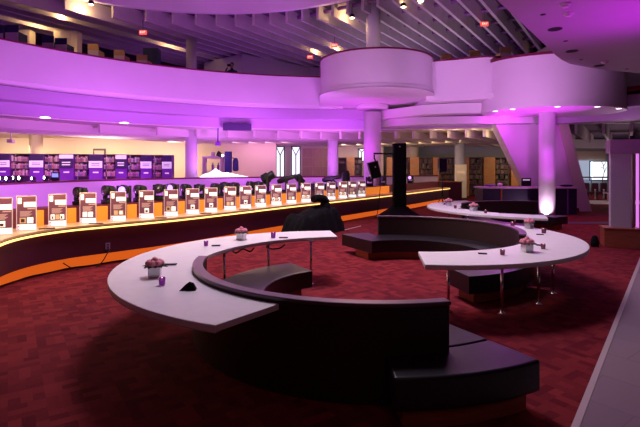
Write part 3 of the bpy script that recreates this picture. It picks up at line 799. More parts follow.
for x, y, k, lb in VO:
    src = (VP, VD)[k]
    if k not in used: t = src; used[k] = 1; t.location = T(x, y); tag(t, lb, 'candle', 'votive candles on the white tables')
    else: t = dup(src, T(x, y), None, lb, 'votive candles on the white tables')
    if y < 240: t.scale = (1.25,)*3
# --- dark cards
for x, y, w, rz, lb in [(170, 265, .16, .1, 'behind the flower box on the near table'), (216, 246, .13, .1, 'beside the lone votive on the near table'), (283.5, 238, .15, 0, 'on the far arm of the near table'),
                    (482.5, 254, .12, -.2, 'left of the dark votive on the middle table' if False else 'beside the dark votive on the front arm of the middle table'), (539.5, 245.5, .10, -.3, 'beside the front roses on the middle table'), (540, 234.8, .12, -.2, 'beside the rear roses on the middle table'), (461.7, 209, .18, 0, 'between the flower boxes of the far table'), (502.7, 213.3, .2, 0, 'near the free tip of the far table')]:
    tag(B().box((0, 0, .007), (w, .065, .014)).build('black_phone', M['black'], loc=T(x, y), rz=rz, bevel=.005), 'flat black handset lying '+lb, 'handset', 'black handsets on the white tables')
b = B(); b.add([(-.07, -.05, 0), (.09, -.045, 0), (.08, .05, 0), (-.05, .05, 0), (.02, -.01, .085), (.06, .0, .07), (-.02, .0, .05)],
               [(0, 1, 5, 4, 6), (1, 2, 5), (2, 3, 6, 4, 5), (3, 0, 6), (0, 3, 2, 1)])
tag(b.build('folded_napkin', M['black_cloth'], loc=T(187.5, 290), bevel=.004), 'folded black cloth bunched on the near white table', 'cloth')
# cables looping below the far arm of table 1
for pts, lb in [([(232, 250, 7.3), (236, 253, 7.3), (243, 249, 7.4), (250, 251.5, 7.4), (254, 248, 7.5)], 'tangled black cable hanging under the near table arm'), ([(266, 246.5, 7.6), (272, 249, 7.6), (280, 248, 7.6), (285, 244.5, 7.7)], 'single black cable sagging under the near table arm beside a chrome leg')]:
    tag(B().tube(spline([tuple(P(x, y, Y)) for x, y, Y in pts], 6), .012, 6).build('table_cable', M['black']), lb, 'cable')

# ============================================================ BLACK TOWER, SPEAKERS, DRAPED GEAR
Yt = 18.7; tx = XX(399.3, Yt)
t = empty('lift_tower', (tx, Yt, 0), 'tall black cloth covered tower with a side arm behind the middle sofa', 'tower')
B().box((0, 0, 1.55), (.50, .45, 2.84)).build('column_cover', M['black_cloth'], t, bevel=.02)
b = B(); pr = []
N = 32
for j, (z, s) in enumerate([(0, 1.0), (.12, .8), (.28, .52), (.42, .36)]):
    for i in range(N):
        a = 2*pi*i/N; k = s*(1+.07*sin(a*9+j)); sq = max(abs(cos(a)), abs(sin(a)))
        pr.append((cos(a)/sq**.6*k*.92, sin(a)/sq**.6*k*.7, z))
b.add(pr, [(j*N+i, j*N+(i+1) % N, (j+1)*N+(i+1) % N, (j+1)*N+i) for j in range(3) for i in range(N)], True)
b.build('skirt_cloth', M['black_cloth'], t)
arml = XX(373.5, Yt)-tx
B().tube([(-.2, -.02, ZZ(153.6, Yt)), (arml, -.02, ZZ(153.6, Yt))], .035, 8).build('side_arm', M['black'], t)
B().box((-.02, -.23, 2.83), (.05, .02, .05)).build('badge', M['pale_stand'], t)
# hanging speaker
hx = XX(374.2, Yt)
t = empty('hanging_speaker', (hx, Yt-.02, ZZ(153.6, Yt)-.04), 'black loudspeaker hanging tilted from the tower arm', 'speaker')
mt = Matrix.Rotation(R(-14), 3, 'Y')
B().box((0, 0, -.62), (.42, .36, .68), mtx=mt).build('cabinet', M['black'], t, bevel=.02)
B().box((-.0, -.19, -.62), (.36, .015, .60), mtx=mt).build('grille', M['black_cloth'], t)
B().box((.02, -.2, -.50), (.05, .01, .05), mtx=mt).build('badge', M['pale_stand'], t)
B().tube([(0, 0, -.01), (0, 0, -.14), (.06, 0, -.28)], .03, 8).build('bracket', M['black'], t)
tag(B().tube(spline([tuple(P(x, y, 18.35)) for x, y in [(381, 178), (380, 190), (379, 202), (378, 210), (376, 218)]], 6), .015, 6).build('speaker_cable', M['black']), 'black cable dropping from the hanging speaker to the floor', 'cable')
# speaker on pole
Y2 = 22.5
t = empty('pole_speaker', (XX(442.3, Y2), Y2, 0), 'black loudspeaker on a tripod pole in front of the bookcases', 'speaker')
B().box((0, 0, ZZ(165.3, Y2)), (.38, .34, .66)).build('cabinet', M['black'], t, bevel=.02)
B().box((0, -.18, ZZ(165.3, Y2)), (.32, .015, .58)).build('grille', M['black_cloth'], t)
B().cyl((0, 0, .3), .025, ZZ(172, Y2)-.3, 10).build('pole', M['black'], t)
for k in range(3):
    a = k*2*pi/3+.4
    B().tube([(0, 0, .6), (.45*cos(a), .45*sin(a), .01)], .02, 6).build('leg', M['black'], t)
# draped gear
t = empty('draped_equipment', (-.20, 13.84, 0), 'heap of equipment under a crumpled black cloth with a hooked pipe', 'equipment', None, R(56.8))
b = B(); NX, NY = 34, 22
vs = []
for j in range(NY+1):
    for i in range(NX+1):
        u, v = i/NX*2-1, j/NY*2-1
        ed = max(abs(u), abs(v)); f = 1-max(0, (ed-.72)/.28)**1.4 if ed > .72 else 1
        h = (.72+.06*sin(u*6+1)+.05*cos(v*5+u*3)-.12*max(0, -u-.1)+.06*u)*f+.03*sin(u*19+v*7)*f*(1 if ed > .5 else .5)
        sp = 1+.05*sin(u*15+v*13)*(1 if ed > .8 else 0)
        vs.append((u*1.18*sp, v*.40*sp, max(0, h)))
b.add(vs, [(j*(NX+1)+i, j*(NX+1)+i+1, (j+1)*(NX+1)+i+1, (j+1)*(NX+1)+i) for j in range(NY) for i in range(NX)], True)
b.build('cloth', M['black_cloth'], t)
B().tube(spline([(.42, -.1, .55), (.50, -.1, .85), (.50, -.1, .94), (.38, -.1, 1.03), (.10, -.1, 1.07), (-.15, -.1, 1.05)], 6), [.22, .2, .18, .17, .165, .16, .155, .15, .145, .14, .14, .14, .13, .13, .13, .13, .13, .13, .12, .12, .12, .12, .12, .12, .12, .11, .11, .11, .11, .1, .1][:31], 14).build('hooked_pipe', M['black_cloth'], t)
a, c = G(336, 232), G(361, 226)
tag(B().prism([(a.x, a.y-.05), (c.x, c.y-.05), (c.x, c.y+.05), (a.x, a.y+.05)], 0, .006).build('floor_tape', M['strip']), 'pale tape line on the carpet beside the draped equipment', 'tape')

# ============================================================ FAR DESK BY THE COLUMN
Yd = 19.6
x0, x1 = XX(482.5, Yd), XX(577.5, Yd)
t = empty('reception_desk', ((x0+x1)/2, Yd+.5, 0), 'long dark reception desk with pale top behind the glowing column', 'desk')
w = x1-x0
B().box((0, 0, .55), (w-.04, 1.0, 1.10)).build('cabinet', M['desk_dark'], t, bevel=.01)
B().box((0, 0, 1.13), (w+.06, 1.1, .06)).build('desk_top', M['pale_stand'], t, bevel=.01)
B().box((XX(501.3, Yd)-(x0+x1)/2, -.51, .55), (.07, .03, 1.08)).build('divider', M['wood_red'], t)
B().box((XX(567.5, Yd)-(x0+x1)/2, -.51, .55), (.05, .03, 1.08)).build('divider', M['case_purple'], t)
B().box((0, .02, .04), (w-.1, .98, .08)).build('plinth', M['black'], t)
lp = Vector((XX(528.5, Yd+.3), Yd+.4, 1.16))
t = empty('laptop', lp, 'small open laptop on the reception desk', 'laptop')
B().box((0, -.05, .015), (.42, .3, .03)).build('keyboard_base', M['pale_stand'], t)
s = B().box((0, .12, .20), (.42, .03, .36)).build('screen', M['black'], t)
B().box((0, .10, .30), (.3, .01, .05)).build('screen_label', M['white_sign'], s)
for k, (x, h, ww, m, lb) in enumerate([(490, .10, .5, 'case_purple', 'dark folded papers heaped on the reception desk'), (500, .16, .2, 'paper', 'crumpled white paper on the reception desk'), (566.5, .09, .6, 'black', 'dark flat case on the reception desk beyond the column')]):
    b = B().ball((0, 0, h*.5), 1, (ww/2, .14, h*.5), 12, 6, .10)
    tag(b.build(['paper_heap', 'crumpled_paper', 'flat_case'][k], M[m], loc=(XX(x, Yd+.4), Yd+.4, 1.172)), lb, ['papers', 'paper', 'case'][k])
# uplight at the foot of the glowing column
ux = XX(546, 18.4)
t = empty('floor_uplight', (ux, 18.36, 0), 'small floor uplight at the foot of the glowing column', 'light')
B().lathe([(.09, 0), (.10, .10), (.085, .14), (.075, .14)], (0, 0, 0), 16).build('housing', M['black'], t)
B().cyl((0, 0, .135), .072, .006, 16).build('lens', M['lens_lit'], t)

# cream panel
Yc = 30.2; t = empty('information_panel', (XX(460.7, Yc), Yc, 0), 'cream freestanding information panel in front of the bookcases', 'panel')
B().box((0, 0, 1.12), (.70, .25, 2.2)).build('board', M['cream_panel'], t, bevel=.01)
B().box((0, -.13, 1.7), (.5, .02, .12)).build('print', M['sign_tan'], t)
B().box((0, 0, .03), (.8, .4, .06)).build('base', M['frame'], t)

# ============================================================ KIOSK AT THE SIDE
Yk = 11.5
kx0, kx1 = XX(611.3, Yk), XX(633, Yk)
t = empty('kiosk_pillar', ((kx0+kx1)/2, Yk+.2, 0), 'grey kiosk pillar with a broad canopy on a wooden plinth', 'kiosk', None, -R(22))
cx = (kx0+kx1)/2
B().box((.06, 0, 1.42), (.44, .22, 1.95)).build('pillar', M['kiosk'], t, bevel=.01)
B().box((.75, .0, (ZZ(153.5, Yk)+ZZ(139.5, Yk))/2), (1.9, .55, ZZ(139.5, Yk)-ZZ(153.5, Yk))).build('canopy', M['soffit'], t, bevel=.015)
B().box((.05, -.03, .23), (.76, .58, .46)).build('plinth', M['wood_red'], t, bevel=.01)
B().box((.05, -.03, .47), (.80, .62, .03)).build('plinth_top', M['wood_red'], t, bevel=.008)
B().box((.36, .1, 1.42), (.05, .2, 1.9)).build('edge_post', M['strip'], t)
B().box((.47, .15, 1.42), (.05, .08, 1.9)).build('edge_glow', mat('pink_edge_glow', (.8, .3, .8), .4, emit=(.9, .25, 1), es=.8), t)  # pink light on the glass edge, put into a glowing bar
B().tube([(.3, -.1, ZZ(139.5, Yk)-.02), (.3, -.1, ZZ(139.5, Yk)+.09)], .05, 10).build('canopy_lamp', M['black'], t)
p = G(592.5, 246)
tag(B().lathe([(.09, 0), (.10, .1), (.08, .2), (.05, .27), (0, .29)], (p.x+.0, p.y-.1, 0), 12).build('black_bag', M['black_cloth']), 'small black bag on the carpet beside the kiosk plinth', 'bag')

# far lounge seats in front of the window
for k, (x, lb) in enumerate([(588, 'beside the sloping wall'), (597, 'in the middle of the far window'), (605.5, 'beside the kiosk pillar')]):
    Yl = 29.5
    lab = 'dark lounge seat with pale armrest post '+lb
    if k == 0:
        t = empty('lounge_seat', (XX(x, Yl), Yl, 0), lab, 'seat', 'lounge seats before the far window'); s0 = t
        B().box((0, .2, .75), (.38, .14, .55)).build('backrest', M['seat_wine'], t, bevel=.04)
        B().box((0, -.05, .42), (.38, .5, .16)).build('seat', M['seat_wine'], t, bevel=.04)
        B().lathe([(.08, 0), (.04, .06), (.04, .55), (.06, .62), (.0, .66)], (-.21, -.15, 0), 14).build('armrest_post', M['pale_stand'], t)
        B().cyl((0, 0, 0), .05, .36, 10).build('leg', M['frame'], t)
    else: dup(s0, (XX(x, Yl), Yl, 0), None, lab)
t = empty('side_table', (XX(608, 27.5), 27.5, 0), 'small round white side table by the far lounge seats', 'table')
B().cyl((0, 0, .48), .28, .03, 20).build('table_top', M['paper'], t); B().cyl((0, 0, .02), .04, .46, 10).build('leg', M['pale_stand'], t); B().cyl((0, 0, 0), .18, .02, 16).build('base', M['pale_stand'], t)
t = empty('guard_rail', (XX(597, 33), 33, 0), 'dark horizontal guard rail in front of the far window', 'railing')
B().tube([(-1.3, 0, ZZ(177.3, 33)), (1.4, 0, ZZ(177.3, 33))], .05, 8).build('top_bar', M['frame'], t)
for s in (-1.2, -.4, .4, 1.2): B().cyl((s, 0, 0), .03, ZZ(177.5, 33), 8).build('post', M['frame'], t)

# ============================================================ STAGE BEHIND THE LOW WALL
b = B(); N = 40; vs = []  # a fixture's glow, modelled as a bright mound on the coping
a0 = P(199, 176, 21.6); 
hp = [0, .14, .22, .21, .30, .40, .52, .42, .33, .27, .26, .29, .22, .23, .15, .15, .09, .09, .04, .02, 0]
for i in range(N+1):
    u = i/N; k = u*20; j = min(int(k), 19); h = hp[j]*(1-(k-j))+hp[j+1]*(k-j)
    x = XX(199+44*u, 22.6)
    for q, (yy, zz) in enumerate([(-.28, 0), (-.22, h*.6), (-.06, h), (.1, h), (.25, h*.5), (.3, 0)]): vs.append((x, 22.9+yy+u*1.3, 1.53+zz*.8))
tag(b.add(vs, [(i*6+q, i*6+q+1, i*6+7+q, i*6+6+q) for i in range(N) for q in range(5)], True).build('stage_glow', M['glow_shape']), 'white glow of the stage lamp, shaped as a mound on the low wall', 'glow')
Yg = 26.2; t = empty('lighting_tower', (XX(228.3, Yg), Yg, 0), 'dark upright lighting tower above the mound of white glow', 'tower')
zc = ZZ(162, Yg); hh = ZZ(152, Yg)-ZZ(173, Yg)
B().box((0, 0, zc), (.36, .34, hh)).build('cabinet', M['dark_navy'], t, bevel=.02)
B().cyl((0, 0, 0), .06, zc, 10).build('pole', M['black'], t); B().box((0, 0, .03), (.6, .6, .06)).build('base', M['black'], t)
l = B().tube([tuple(P(217.3, 153.3, Yg)-Vector((XX(228.3, Yg), Yg, 0))), tuple(P(221.5, 155.5, Yg)-Vector((XX(228.3, Yg), Yg, 0)))], [.16, .11], 12).build('spot_lamp', M['black'], t)
B().ball(tuple(P(222.7, 155.6, Yg-.2)-Vector((XX(228.3, Yg), Yg, 0))), .06).build('bulb', M['lens_lit'], l)
B().tube([tuple(P(222, 155.5, Yg)-Vector((XX(228.3, Yg), Yg, 0))), tuple(P(226, 154, Yg)-Vector((XX(228.3, Yg), Yg, 0)))], .03, 6).build('arm', M['black'], t)
B().tube([tuple(P(230, 158, Yg)-Vector((XX(228.3, Yg), Yg, 0))), tuple(P(234, 158, Yg)-Vector((XX(228.3, Yg), Yg, 0)))], .03, 6).build('arm', M['black'], t)
c = P(235.6, 164.5, Yg)-Vector((XX(228.3, Yg), Yg, 0))
B().lathe([(.10, -.38), (.17, -.3), (.16, .2), (.10, .36), (0, .38)], c, 14).build('hanging_lamp', M['dark_navy'], t)
Yg2 = 27.5; t = empty('display_stand', (XX(213.5, Yg2), Yg2, 0), 'pale square display stand with small bottles behind the mound of white glow', 'stand')
w = XX(224, Yg2)-XX(203.5, Yg2); zt = ZZ(157.5, Yg2)
B().box((0, 0, zt), (w, .5, .12)).build('top_board', M['pale_stand'], t)
for s in (-1, 1): B().box((s*(w/2-.08), 0, zt/2), (.16, .45, zt)).build('side_panel', M['pale_stand'], t)
B().box((0, 0, ZZ(171, Yg2)), (w-.3, .4, .06)).build('shelf', M['pale_stand'], t)
for x, lb in [(213, 'shorter dark bottle inside the pale display stand'), (218.5, 'dark bottle inside the pale display stand beside the lighting tower')]:
    tag(B().lathe([(.07, 0), (.07, .3), (.03, .36), (.03, .46), (0, .46)], (XX(x, Yg2), Yg2-.05, ZZ(171, Yg2)+.036), 12).build('bottle', M['case_purple']), lb, 'bottle', 'bottles in the display stand')
tag(B().box((0, 0, .13), (.2, .2, .26)).build('small_box', M['pale_stand'], loc=(XX(213, Yg2), Yg2, zt+.06), bevel=.01), 'small pale box on top of the display stand', 'box')
# bright spot lamps on the wall coping at the frame edge
for i, (x, lb, big) in enumerate([(2, 'bright spot lamp on the coping at the very frame edge', 1), (9, 'bright oval spot lamp on the coping, second in its row', 1), (15.5, 'bright spot lamp on the coping, first of a close pair', 1), (21.5, 'bright spot lamp on the coping, other of a close pair', 1), (33.5, 'spot lamp on the coping below the second purple bookcase end', .8), (46.5, 'spot lamp on the coping beside the small monitor', .9)]):
    q = None
    for k in range(len(wl)-1):
        f0_ = wl[k][0]/wl[k][1]-(x-320)/FPX; f1_ = wl[k+1][0]/wl[k+1][1]-(x-320)/FPX
        if f0_*f1_ <= 0 and wl[k][1] > 11: q = Vector(wl[k])
    loc = (XX(x, q.y+.2), q.y+.2, 1.53)
    if i == 0:
        t = empty('spot_lamp', loc, lb, 'lamp', 'lit spot lamps on the low wall'); sp0 = t
        B().box((0, 0, .02), (.2, .16, .04)).build('base', M['black'], t)
        y = B()
        for s in (-1, 1): y.box((s*.10, 0, .12), (.02, .05, .2))
        y.build('yoke', M['black'], t)
        mt = Matrix.Rotation(R(90), 3, 'X')
        B().lathe([(0, -.12), (.06, -.11), (.085, 0), (.09, .1), (.085, .11)], (0, 0, .17), 16, mt).build('head', M['black'], t)
        B().lathe([(.084, .105), (.04, .12), (0, .125)], (0, 0, .17), 16, mt).build('lens', M['lens_lit'], t)
    else: t = dup(sp0, loc, None, lb)
    t.scale = (big*.8,)*3; t.rotation_euler.z = -R(25)+random.uniform(-.3, .3)
Ym = 14.8; t = empty('small_monitor', (XX(55.5, Ym), Ym, 1.53), 'small dark monitor with blue screen on the low wall coping', 'monitor')
B().box((0, 0, .03), (.16, .12, .03)).build('base', M['black'], t); s = B().box((0, 0, .18), (.26, .05, .26)).build('casing', M['black'], t, bevel=.01)
B().box((0, -.028, .21), (.2, .005, .12)).build('screen', M['screen'], s)
# things on the back wall and ceiling of the lit room
t = empty('picture_frame', (XX(99, 29.9), 29.95, ZZ(155.5, 29.9)-.25), 'dark framed picture on the cream wall above the bookcases', 'picture')
B().box((0, 0, .35), (.80, .05, .70)).build('frame', M['frame'], t); B().box((0, -.03, .32), (.62, .01, .5)).build('picture', M['beige'], t)
for x, y0, y1, w, lb in [(11, 133, 143, .26, 'pale projector on a drop pole at the frame edge'), (36.5, 128.5, 132.5, .42, 'small pale projector close to the cream column'), (218, 138, 145.5, .22, 'dark hanging loudspeaker above the display stand')]:
    Yq = 22.5; zt = 3.93; zb = ZZ(y1, Yq)
    t = empty('ceiling_projector', (XX(x, Yq), Yq, zb), lb, 'projector' if 'projector' in lb else 'speaker')
    m = M['case_purple'] if 'dark' in lb else M['pale_stand']
    B().box((0, 0, .09), (w, .25, .18)).build('body', m, t, bevel=.015); B().cyl((0, 0, .18), .03, max(.05, zt-zb-.18), 8).build('drop_pole', m, t)

# ============================================================ UPPER GALLERY
UF = 5.15
def carrel(m, w, h):
    t = bpy.data.objects.new('study_carrel', None); COL.objects.link(t); t.empty_display_size = .1
    B().box((0, 0, h-.15), (w, .05, .3)).build('top_panel', m, t, bevel=.01)
    B().box((0, 0, (h-.3)/2), (w*.98, .05, h-.3)).build('lower_panel', M['pale_stand'], t)
    for s in (-1, 1): B().box((s*(w/2-.02), .3, h*.45), (.04, .6, h*.9)).build('side_panel', m, t)
    B().box((0, .3, .75), (w, .6, .04)).build('desk_top', m, t)
    return t
cw = {}
for x, yt, yb, k, lb in [(-3, 26, 37, 0, 'dark study carrel on the upper gallery at the frame edge'), (12, 25, 39, 0, 'wide dark study carrel on the upper gallery, second from the frame edge'), (48, 36, 46.5, 0, 'dark study carrel on the upper gallery, first of a close pair'), (61, 38, 49, 0, 'dark study carrel on the upper gallery, beside its pair and the wooden ones'),
                     (93.2, 44, 55, 1, 'wooden study carrel on the upper gallery, beside the dark pair'), (119.3, 50, 60, 1, 'wooden study carrel on the upper gallery, middle of three above the long fascia'), (142, 55, 63, 1, 'wooden study carrel on the upper gallery next to the white column'),
                     (446.5, 54, 60, 1, 'wooden study carrel above the short wall, beside the round bay'), (475, 50.5, 56, 1, 'wooden study carrel above the middle of the short wall'), (505.5, 47, 53, 1, 'wooden study carrel behind the large bay rim')]:
    Y = 19.0 if x < 30 else (20.5 if x < 80 else 22.3)
    if x > 400: Y = 22.0
    h = ZZ(yt, Y)-UF
    w = {0: 1, 1: 1}[k]*11.5/FPX*Y
    if k not in cw: t = carrel((M['dark_navy'], M['wood_tan'])[k], .52, h); cw[k] = (t, h); tag(t, lb, 'carrel', 'study carrels on the upper gallery'); t.location = (XX(x, Y), Y, UF)
    else: t = dup(cw[k][0], (XX(x, Y), Y, UF), None, lb, 'study carrels on the upper gallery'); t.scale = (1, 1, h/cw[k][1])
# hanging white boards and shelves on the gallery
for x, y0, y1, w, Y, m, lb in [(23, 31, 38, 1.0, 24, 'cream', 'low cream cabinet on the upper gallery behind the dark carrels'), (68, 32, 39, 1.2, 24, 'cream', 'long pale cabinet on the upper gallery above the dark carrel pair'), (152, 49, 64, .8, 25, 'dark_navy', 'dark tall cabinet on the upper gallery near the white column')]:
    zt = ZZ(y0, Y); t = empty('gallery_cabinet', (XX(x, Y), Y, UF), lb, 'cabinet')
    B().box((0, 0, (zt-UF)/2), (w, .5, zt-UF)).build('body', M[m], t, bevel=.01)
    B().box((0, -.26, (zt-UF)*.6), (w*.46, .02, (zt-UF)*.7)).build('door', M[m], t)
# person behind the rail
def person(loc):
    t = tag(bpy.data.objects.new('person', None), 'person in dark navy clothes behind the gallery rail raising a camera', 'person'); COL.objects.link(t); t.location = loc; t.scale = (1.1,)*3
    pts = [(0, 0, .95), (0, 0, 1.15), (0, -.02, 1.36), (0, -.03, 1.48), (0, -.04, 1.56), (-.19, 0, 1.40), (-.30, -.10, 1.18), (-.20, -.30, 1.42), (.19, 0, 1.40), (.29, -.12, 1.18), (.06, -.30, 1.45),
           (-.10, 0, .90), (-.11, -.02, .50), (-.11, .02, .08), (.10, 0, .90), (.11, -.02, .50), (.11, .02, .08), (-.11, -.14, .04), (.11, -.14, .04), (-.13, -.36, 1.50), (.0, -.36, 1.50)]
    ed = [(0, 1), (1, 2), (2, 3), (3, 4), (2, 5), (5, 6), (6, 7), (2, 8), (8, 9), (9, 10), (0, 11), (11, 12), (12, 13), (0, 14), (14, 15), (15, 16), (13, 17), (16, 18), (7, 19), (10, 20)]
    rad = [.15, .14, .17, .07, .06, .075, .052, .04, .075, .052, .04, .095, .065, .045, .095, .065, .045, .04, .04, .035, .035]
    me = bpy.data.meshes.new('body'); me.from_pydata(pts, ed, []); o = bpy.data.objects.new('body', me); COL.objects.link(o); o.parent = t
    me.materials.append(M['dark_navy'])
    md = o.modifiers.new('s', 'SKIN')
    for i, v in enumerate(me.skin_vertices[0].data): v.radius = (rad[i], rad[i]*.8); v.use_root = (i == 0)
    o.modifiers.new('u', 'SUBSURF').levels = 2; o.modifiers['u'].render_levels = 2
    h = B().ball((0, -.05, 1.66), .1, (.82, .95, 1.2), 16, 12); h.ball((0, -.15, 1.65), .018, (1, 1, 1.4), 8, 6)
    for s in (-1, 1): h.ball((s*.082, -.04, 1.66), .022, (.5, 1, 1.4), 8, 6)
    hd = h.build('head', M['skin'], t)
    e = B()
    for s in (-1, 1): e.ball((s*.033, -.138, 1.675), .011, (1, .6, .8), 8, 6)
    e.box((0, -.136, 1.605), (.045, .01, .008)); e.build('face_marks', M['hair'], hd)
    B().ball((0, -.03, 1.70), .103, (.88, .98, 1.05), 16, 10).build('hair', M['hair'], hd)
    return t
pp = P(232, 72, 22.6); person((pp.x, 22.62, UF))
tag(B().box((0, 0, 0), (.16, .10, .11)).build('camera', M['black'], loc=(pp.x-.07, 22.2, UF+1.755), bevel=.01), 'small black camera held up by the person on the gallery', 'camera')
# exit signs
def exit_sign(x, y, Y, lb, w=.34):
    p = P(x, y, Y); t = empty('exit_sign', p, lb, 'sign', 'red exit signs')
    B().box((0, 0, 0), (w, .08, w*.55)).build('housing', M['exit_red'], t, bevel=.01)
    fc = bpy.data.curves.new('lettering', 'FONT'); fc.body = 'EXIT'; fc.size = w*.36; fc.align_x = 'CENTER'; fc.align_y = 'CENTER'; fc.materials.append(M['exit_text'])
    o = bpy.data.objects.new('lettering', fc); COL.objects.link(o)
    bpy.context.view_layer.update()
    me = bpy.data.meshes.new_from_object(o.evaluated_get(bpy.context.evaluated_depsgraph_get())); bpy.data.objects.remove(o)
    o = bpy.data.objects.new('lettering', me); COL.objects.link(o); o.parent = t; o.location = (0, -.045, 0); o.rotation_euler = (R(90), 0, 0)
    B().cyl((0, 0, w*.27), .015, .5, 6).build('drop_rod', M['frame'], t)
exit_sign(143, 32.5, 21.5, 'red exit sign among the gallery beams near the white upper column'); exit_sign(310, 57, 28, 'red exit sign hanging low over the gallery before the round bay'); exit_sign(334.5, 45.5, 25.5, 'red exit sign just above the round bay'); exit_sign(484.5, 24, 22.3, 'red exit sign among the dark beams above the short wall', .36); exit_sign(444, 140.5, 30, 'red exit sign under the lower ceiling above the far bookcases'); exit_sign(285, 141, 31, 'orange red exit sign above the two tall white windows')
# bright beam lamps
BL = [(91, 4, 20.5, 'bright lamp below the upper beams at the top of the long gallery'), (352, 17.5, 21.5, 'bright lamp beside the upper column of the round bay'), (403.5, 6.5, 20.5, 'bright lamp past the upper column, first of two'), (421, .8, 20.2, 'bright lamp past the upper column, second of two')]
for i, (x, y, Y, lb) in enumerate(BL):
    p = P(x, y, Y)
    if i == 0:
        t = empty('beam_lamp', p, lb, 'lamp', 'warm lamps below the gallery beams'); bl0 = t
        B().lathe([(.05, .16), (.11, .12), (.13, -.02), (.12, -.02)], (0, 0, 0), 14).build('housing', M['black'], t)
        B().lathe([(.118, -.015), (.06, -.05), (0, -.06)], (0, 0, 0), 14).build('bulb', M['lamp_warm'], t)
        B().cyl((0, 0, .15), .015, .35, 6).build('stem', M['black'], t)
    else: dup(bl0, p, None, lb)
# downlights in the underside of the large bay
for i, (x, a) in enumerate([(492, 196), (503, 217), (535, 254), (575, 287), (601, 317)]):
    c = (D2[0]+(r2-.16)*cos(R(a)), D2[1]+(2.1-.16)*sin(R(a)), 4.235)
    t = empty('bay_downlight', c, '%s round white downlight along the underside rim of the large bay' % ORD[i], 'light', 'downlights under the large bay')
    B().lathe([(.10, -.01), (.12, -.01), (.12, 0)], (0, 0, 0), 18, caps=False).build('trim_ring', M['paper'], t); B().cyl((0, 0, -.008), .10, .006, 18).build('diffuser', M['lamp_white'], t)
# thin round fittings on the lower band, left
for i, (x, y, lb) in enumerate([(45, 117.7, 'first flush white ceiling light along the lower band'), (124, 123.3, 'second flush white ceiling light along the lower band')]):
    Y = next(k*.02 for k in range(700, 1500) if ((x-320)/FPX*k*.02-CR[0])**2+(k*.02-CR[1])**2 > 16.10**2)
    tag(B().lathe([(.16, -.03), (.18, -.02), (.18, 0)], (XX(x, Y), Y, 3.985), 18).build('flush_light', M['lamp_white']), lb, 'light', 'flush lights on the lower band')

# ============================================================ LIGHT
def lamp(kind, loc, e, col, size=1, target=None, size_y=None, spot=None, blend=.6, name='lamp'):
    L_ = bpy.data.lights.new(name, kind); L_.energy = e; L_.color = col
    if kind == 'AREA':
        L_.size = size
        if size_y: L_.shape = 'RECTANGLE'; L_.size_y = size_y
    else: L_.shadow_soft_size = size
    if kind == 'SPOT': L_.spot_size = R(spot or 60); L_.spot_blend = blend
    o = bpy.data.objects.new(name, L_); COL.objects.link(o); o.location = loc
    if target is not None: o.rotation_euler = (Vector(target)-Vector(loc)).to_track_quat('-Z', 'Y').to_euler()
    return o
PUR = (.66, .15, .96); MAG = (.80, .012, 1.0); VIO = (.45, .08, 1.0); WARM = (1, .72, .38); WHT = (1, .85, .86)
# soft lilac downlight through the opening onto the tables
lamp('SPOT', (-.5, 10.5, 9.4), 3000, (.95, .84, 1), 1.6, (-.2, 10.2, 0), spot=96, blend=.7)
lamp('SPOT', (5, 14, 4.9), 240, (1, .70, .95), .8, (4.2, 12.6, 0), spot=105, blend=.8)
# uplighters washing the gallery front from behind the counter
for x, y in [(-7.5, 12), (-6.3, 17), (-3, 20.5), (0.5, 22.5)]:
    lamp('SPOT', (x, y, 1.7), 640, PUR, .25, (x*1.45-.5, y*1.22, 6.0), spot=120, blend=1)
for x, y in [(-5, 11), (-2.3, 14), (.5, 17)]:
    lamp('SPOT', (x, y, 1.9), 620, PUR, .3, (x-3, y+7.5, 6.0), spot=110, blend=1)
lamp('SPOT', (1.2, 11.5, 1.5), 1150, (.80, .34, .94), .3, (2.3, 17, 5.9), spot=60, blend=1)  # this and the next: added spots without fixtures, brighten the bays
lamp('SPOT', (5, 11, 1.6), 2100, (.80, .32, .92), .3, (7.0, 18.5, 6.0), spot=62, blend=1)
lamp('SPOT', (COLX-.6, 17.6, .3), 700, MAG, .08, (COLX-.7, 17.8, 4.2), spot=62, blend=1)
lamp('SPOT', (COLX-1.3, 15.2, 1.2), 420, (.78, .11, 1), .15, (COLX, 18.9, 2.2), spot=26, blend=.8)  # added spot on the viewer's side, brightens the column
lamp('SPOT', (ux+.05, 18.54, .12), 30, (1, .62, 1), .012, (ux+.05, 18.60, 1), spot=165, blend=.4)
lamp('SPOT', (1.55, 19.9, 1.4), 300, MAG, .1, (2.3, 21.6, 4.9), spot=80, blend=1)
lamp('POINT', (8.0, 20.2, 3.95), 60, MAG, .15)
lamp('SPOT', (10, 14.5, 4.1), 260, (1, .35, .55), .4, (9.3, 15.5, 0), spot=110, blend=1)  # added spot without a fixture, brightens the carpet below
lamp('POINT', (17, 25.5, 2.0), 60, (1, .7, .8), .2)
lamp('AREA', (.5, -1.2, 4.6), 16, (1, .45, .32), 2.5, (.3, 3, 0))  # added warm fill above the viewer, no lamp is there
lamp('SPOT', (6.7, 8.8, 2.7), 330, (.72, .01, 1), .15, (6.2, 8.9, 5), spot=115, blend=1)  # added spot out of view, no fixture, colours the soffit
lamp('SPOT', (4.5, 9.5, .9), 120, (.85, .10, .85), .3, (6, 9.5, 5), spot=140, blend=1)
# purple light on the low wall and the bookcase ends
for x, y in [(-7.2, 11), (-6.2, 14.5), (-4.2, 17.5), (-1.0, 19.8)]:
    lamp('POINT', (x, y, .55), 190, (.70, .17, 1), .15)
for x in (-17.5, -15, -12.5, -10): lamp('POINT', (x, 23.6, 1.2), 60, (.58, .06, 1), .1)
lamp('POINT', (-5.2, 23.8, 2.3), 60, VIO, .1)
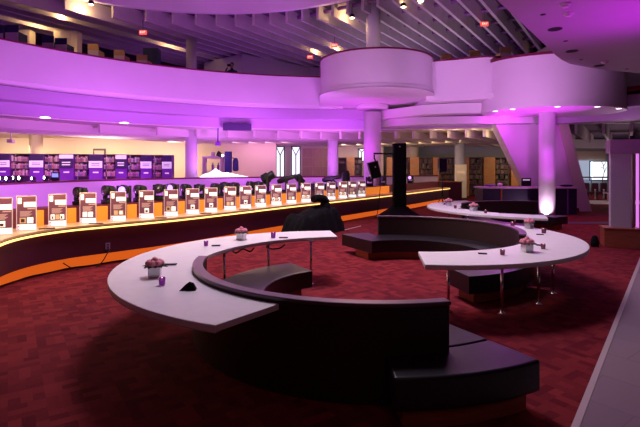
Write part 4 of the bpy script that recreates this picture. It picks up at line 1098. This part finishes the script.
# warm lit room at the back
for x in (-19, -14, -9.5): lamp('AREA', (x, 27.6, 3.5), 170, (1, .72, .46), 3.5, (x, 29, 0), 1.2)
lamp('AREA', (-14, 24, 2.9), 270, (1, .72, .52), 8, (-14, 25, 10), 1.5)
lamp('AREA', (-3.5, 28.6, 3.5), 45, (1, .5, .75), 4, (-3.5, 31, 0), 1.2)
lamp('AREA', (6, 29.5, 3.4), 70, WARM, 6, (8, 33, .8), 1.0)
lamp('AREA', (2.0, 31.3, 3.5), 45, (1, .75, .6), 2.5, (2.0, 33, 0), .8)
lamp('AREA', (15, 31, 3.4), 70, WARM, 4, (15, 33, 0), 1.0)
lamp('POINT', (20, 31, 2.4), 60, (1, .6, .7), .3)
# counter
for i in range(18, 112, 4):
    q = off(cp, -.20)[i]
    lamp('POINT', (q[0], q[1], 1.70), 8, (1, .66, .34), .12)
# carpet in the middle of the hall
lamp('SPOT', (1.0, 10.5, 4.9), 420, (1, .55, .5), .6, (.6, 8.5, 0), spot=130, blend=1)
for x in (438, 455, 475, 494): lamp('POINT', (XX(x, 23.5), 23.5, 3.62), 7, (1, .72, .36), .06)
lamp('POINT', (12.3, 18.6, 3.3), 14, (.85, .5, .85), .2)
lamp('AREA', (6, 25, 6.7), 95, (1, .74, .82), 7, (6, 25, 12), 6)
lamp('SPOT', (.8, 16.5, 6.8), 260, (.85, .45, 1), .2, (2.5, 21.9, 8.2), spot=40, blend=1)
# gallery warm lamps, hung just under the beams
for x, y, e in [(84, 10, 70), (62, 17, 70), (42, 24, 60), (176, 45, 60), (334, 16, 50), (351, 18, 50), (403, 5, 50), (420, 1, 50), (318, 52, 40), (340, 48, 40), (536, 44, 40)]:
    Y = (9.25-CH)*FPX/(HOR-y); lamp('POINT', (XX(x, Y), Y, 9.25), e*.9, (1, .62, .26), .10)
lamp('AREA', (0, 27, 5.6), 200, (.52, .12, 1), 22, (0, 27, 12), 6)
lamp('AREA', (-18, 18, 5.6), 110, (.52, .12, 1), 8, (-18, 18, 12), 8)

w = bpy.data.worlds.new('world'); sc.world = w; w.use_nodes = True
w.node_tree.nodes['Background'].inputs['Color'].default_value = (.30, .13, .38, 1)
w.node_tree.nodes['Background'].inputs['Strength'].default_value = .05
sc.view_settings.view_transform = 'Standard'
sc.view_settings.look = 'None'
sc.cycles.use_denoising = True
sc.cycles.max_bounces = 6
sc.cycles.sample_clamp_indirect = 4
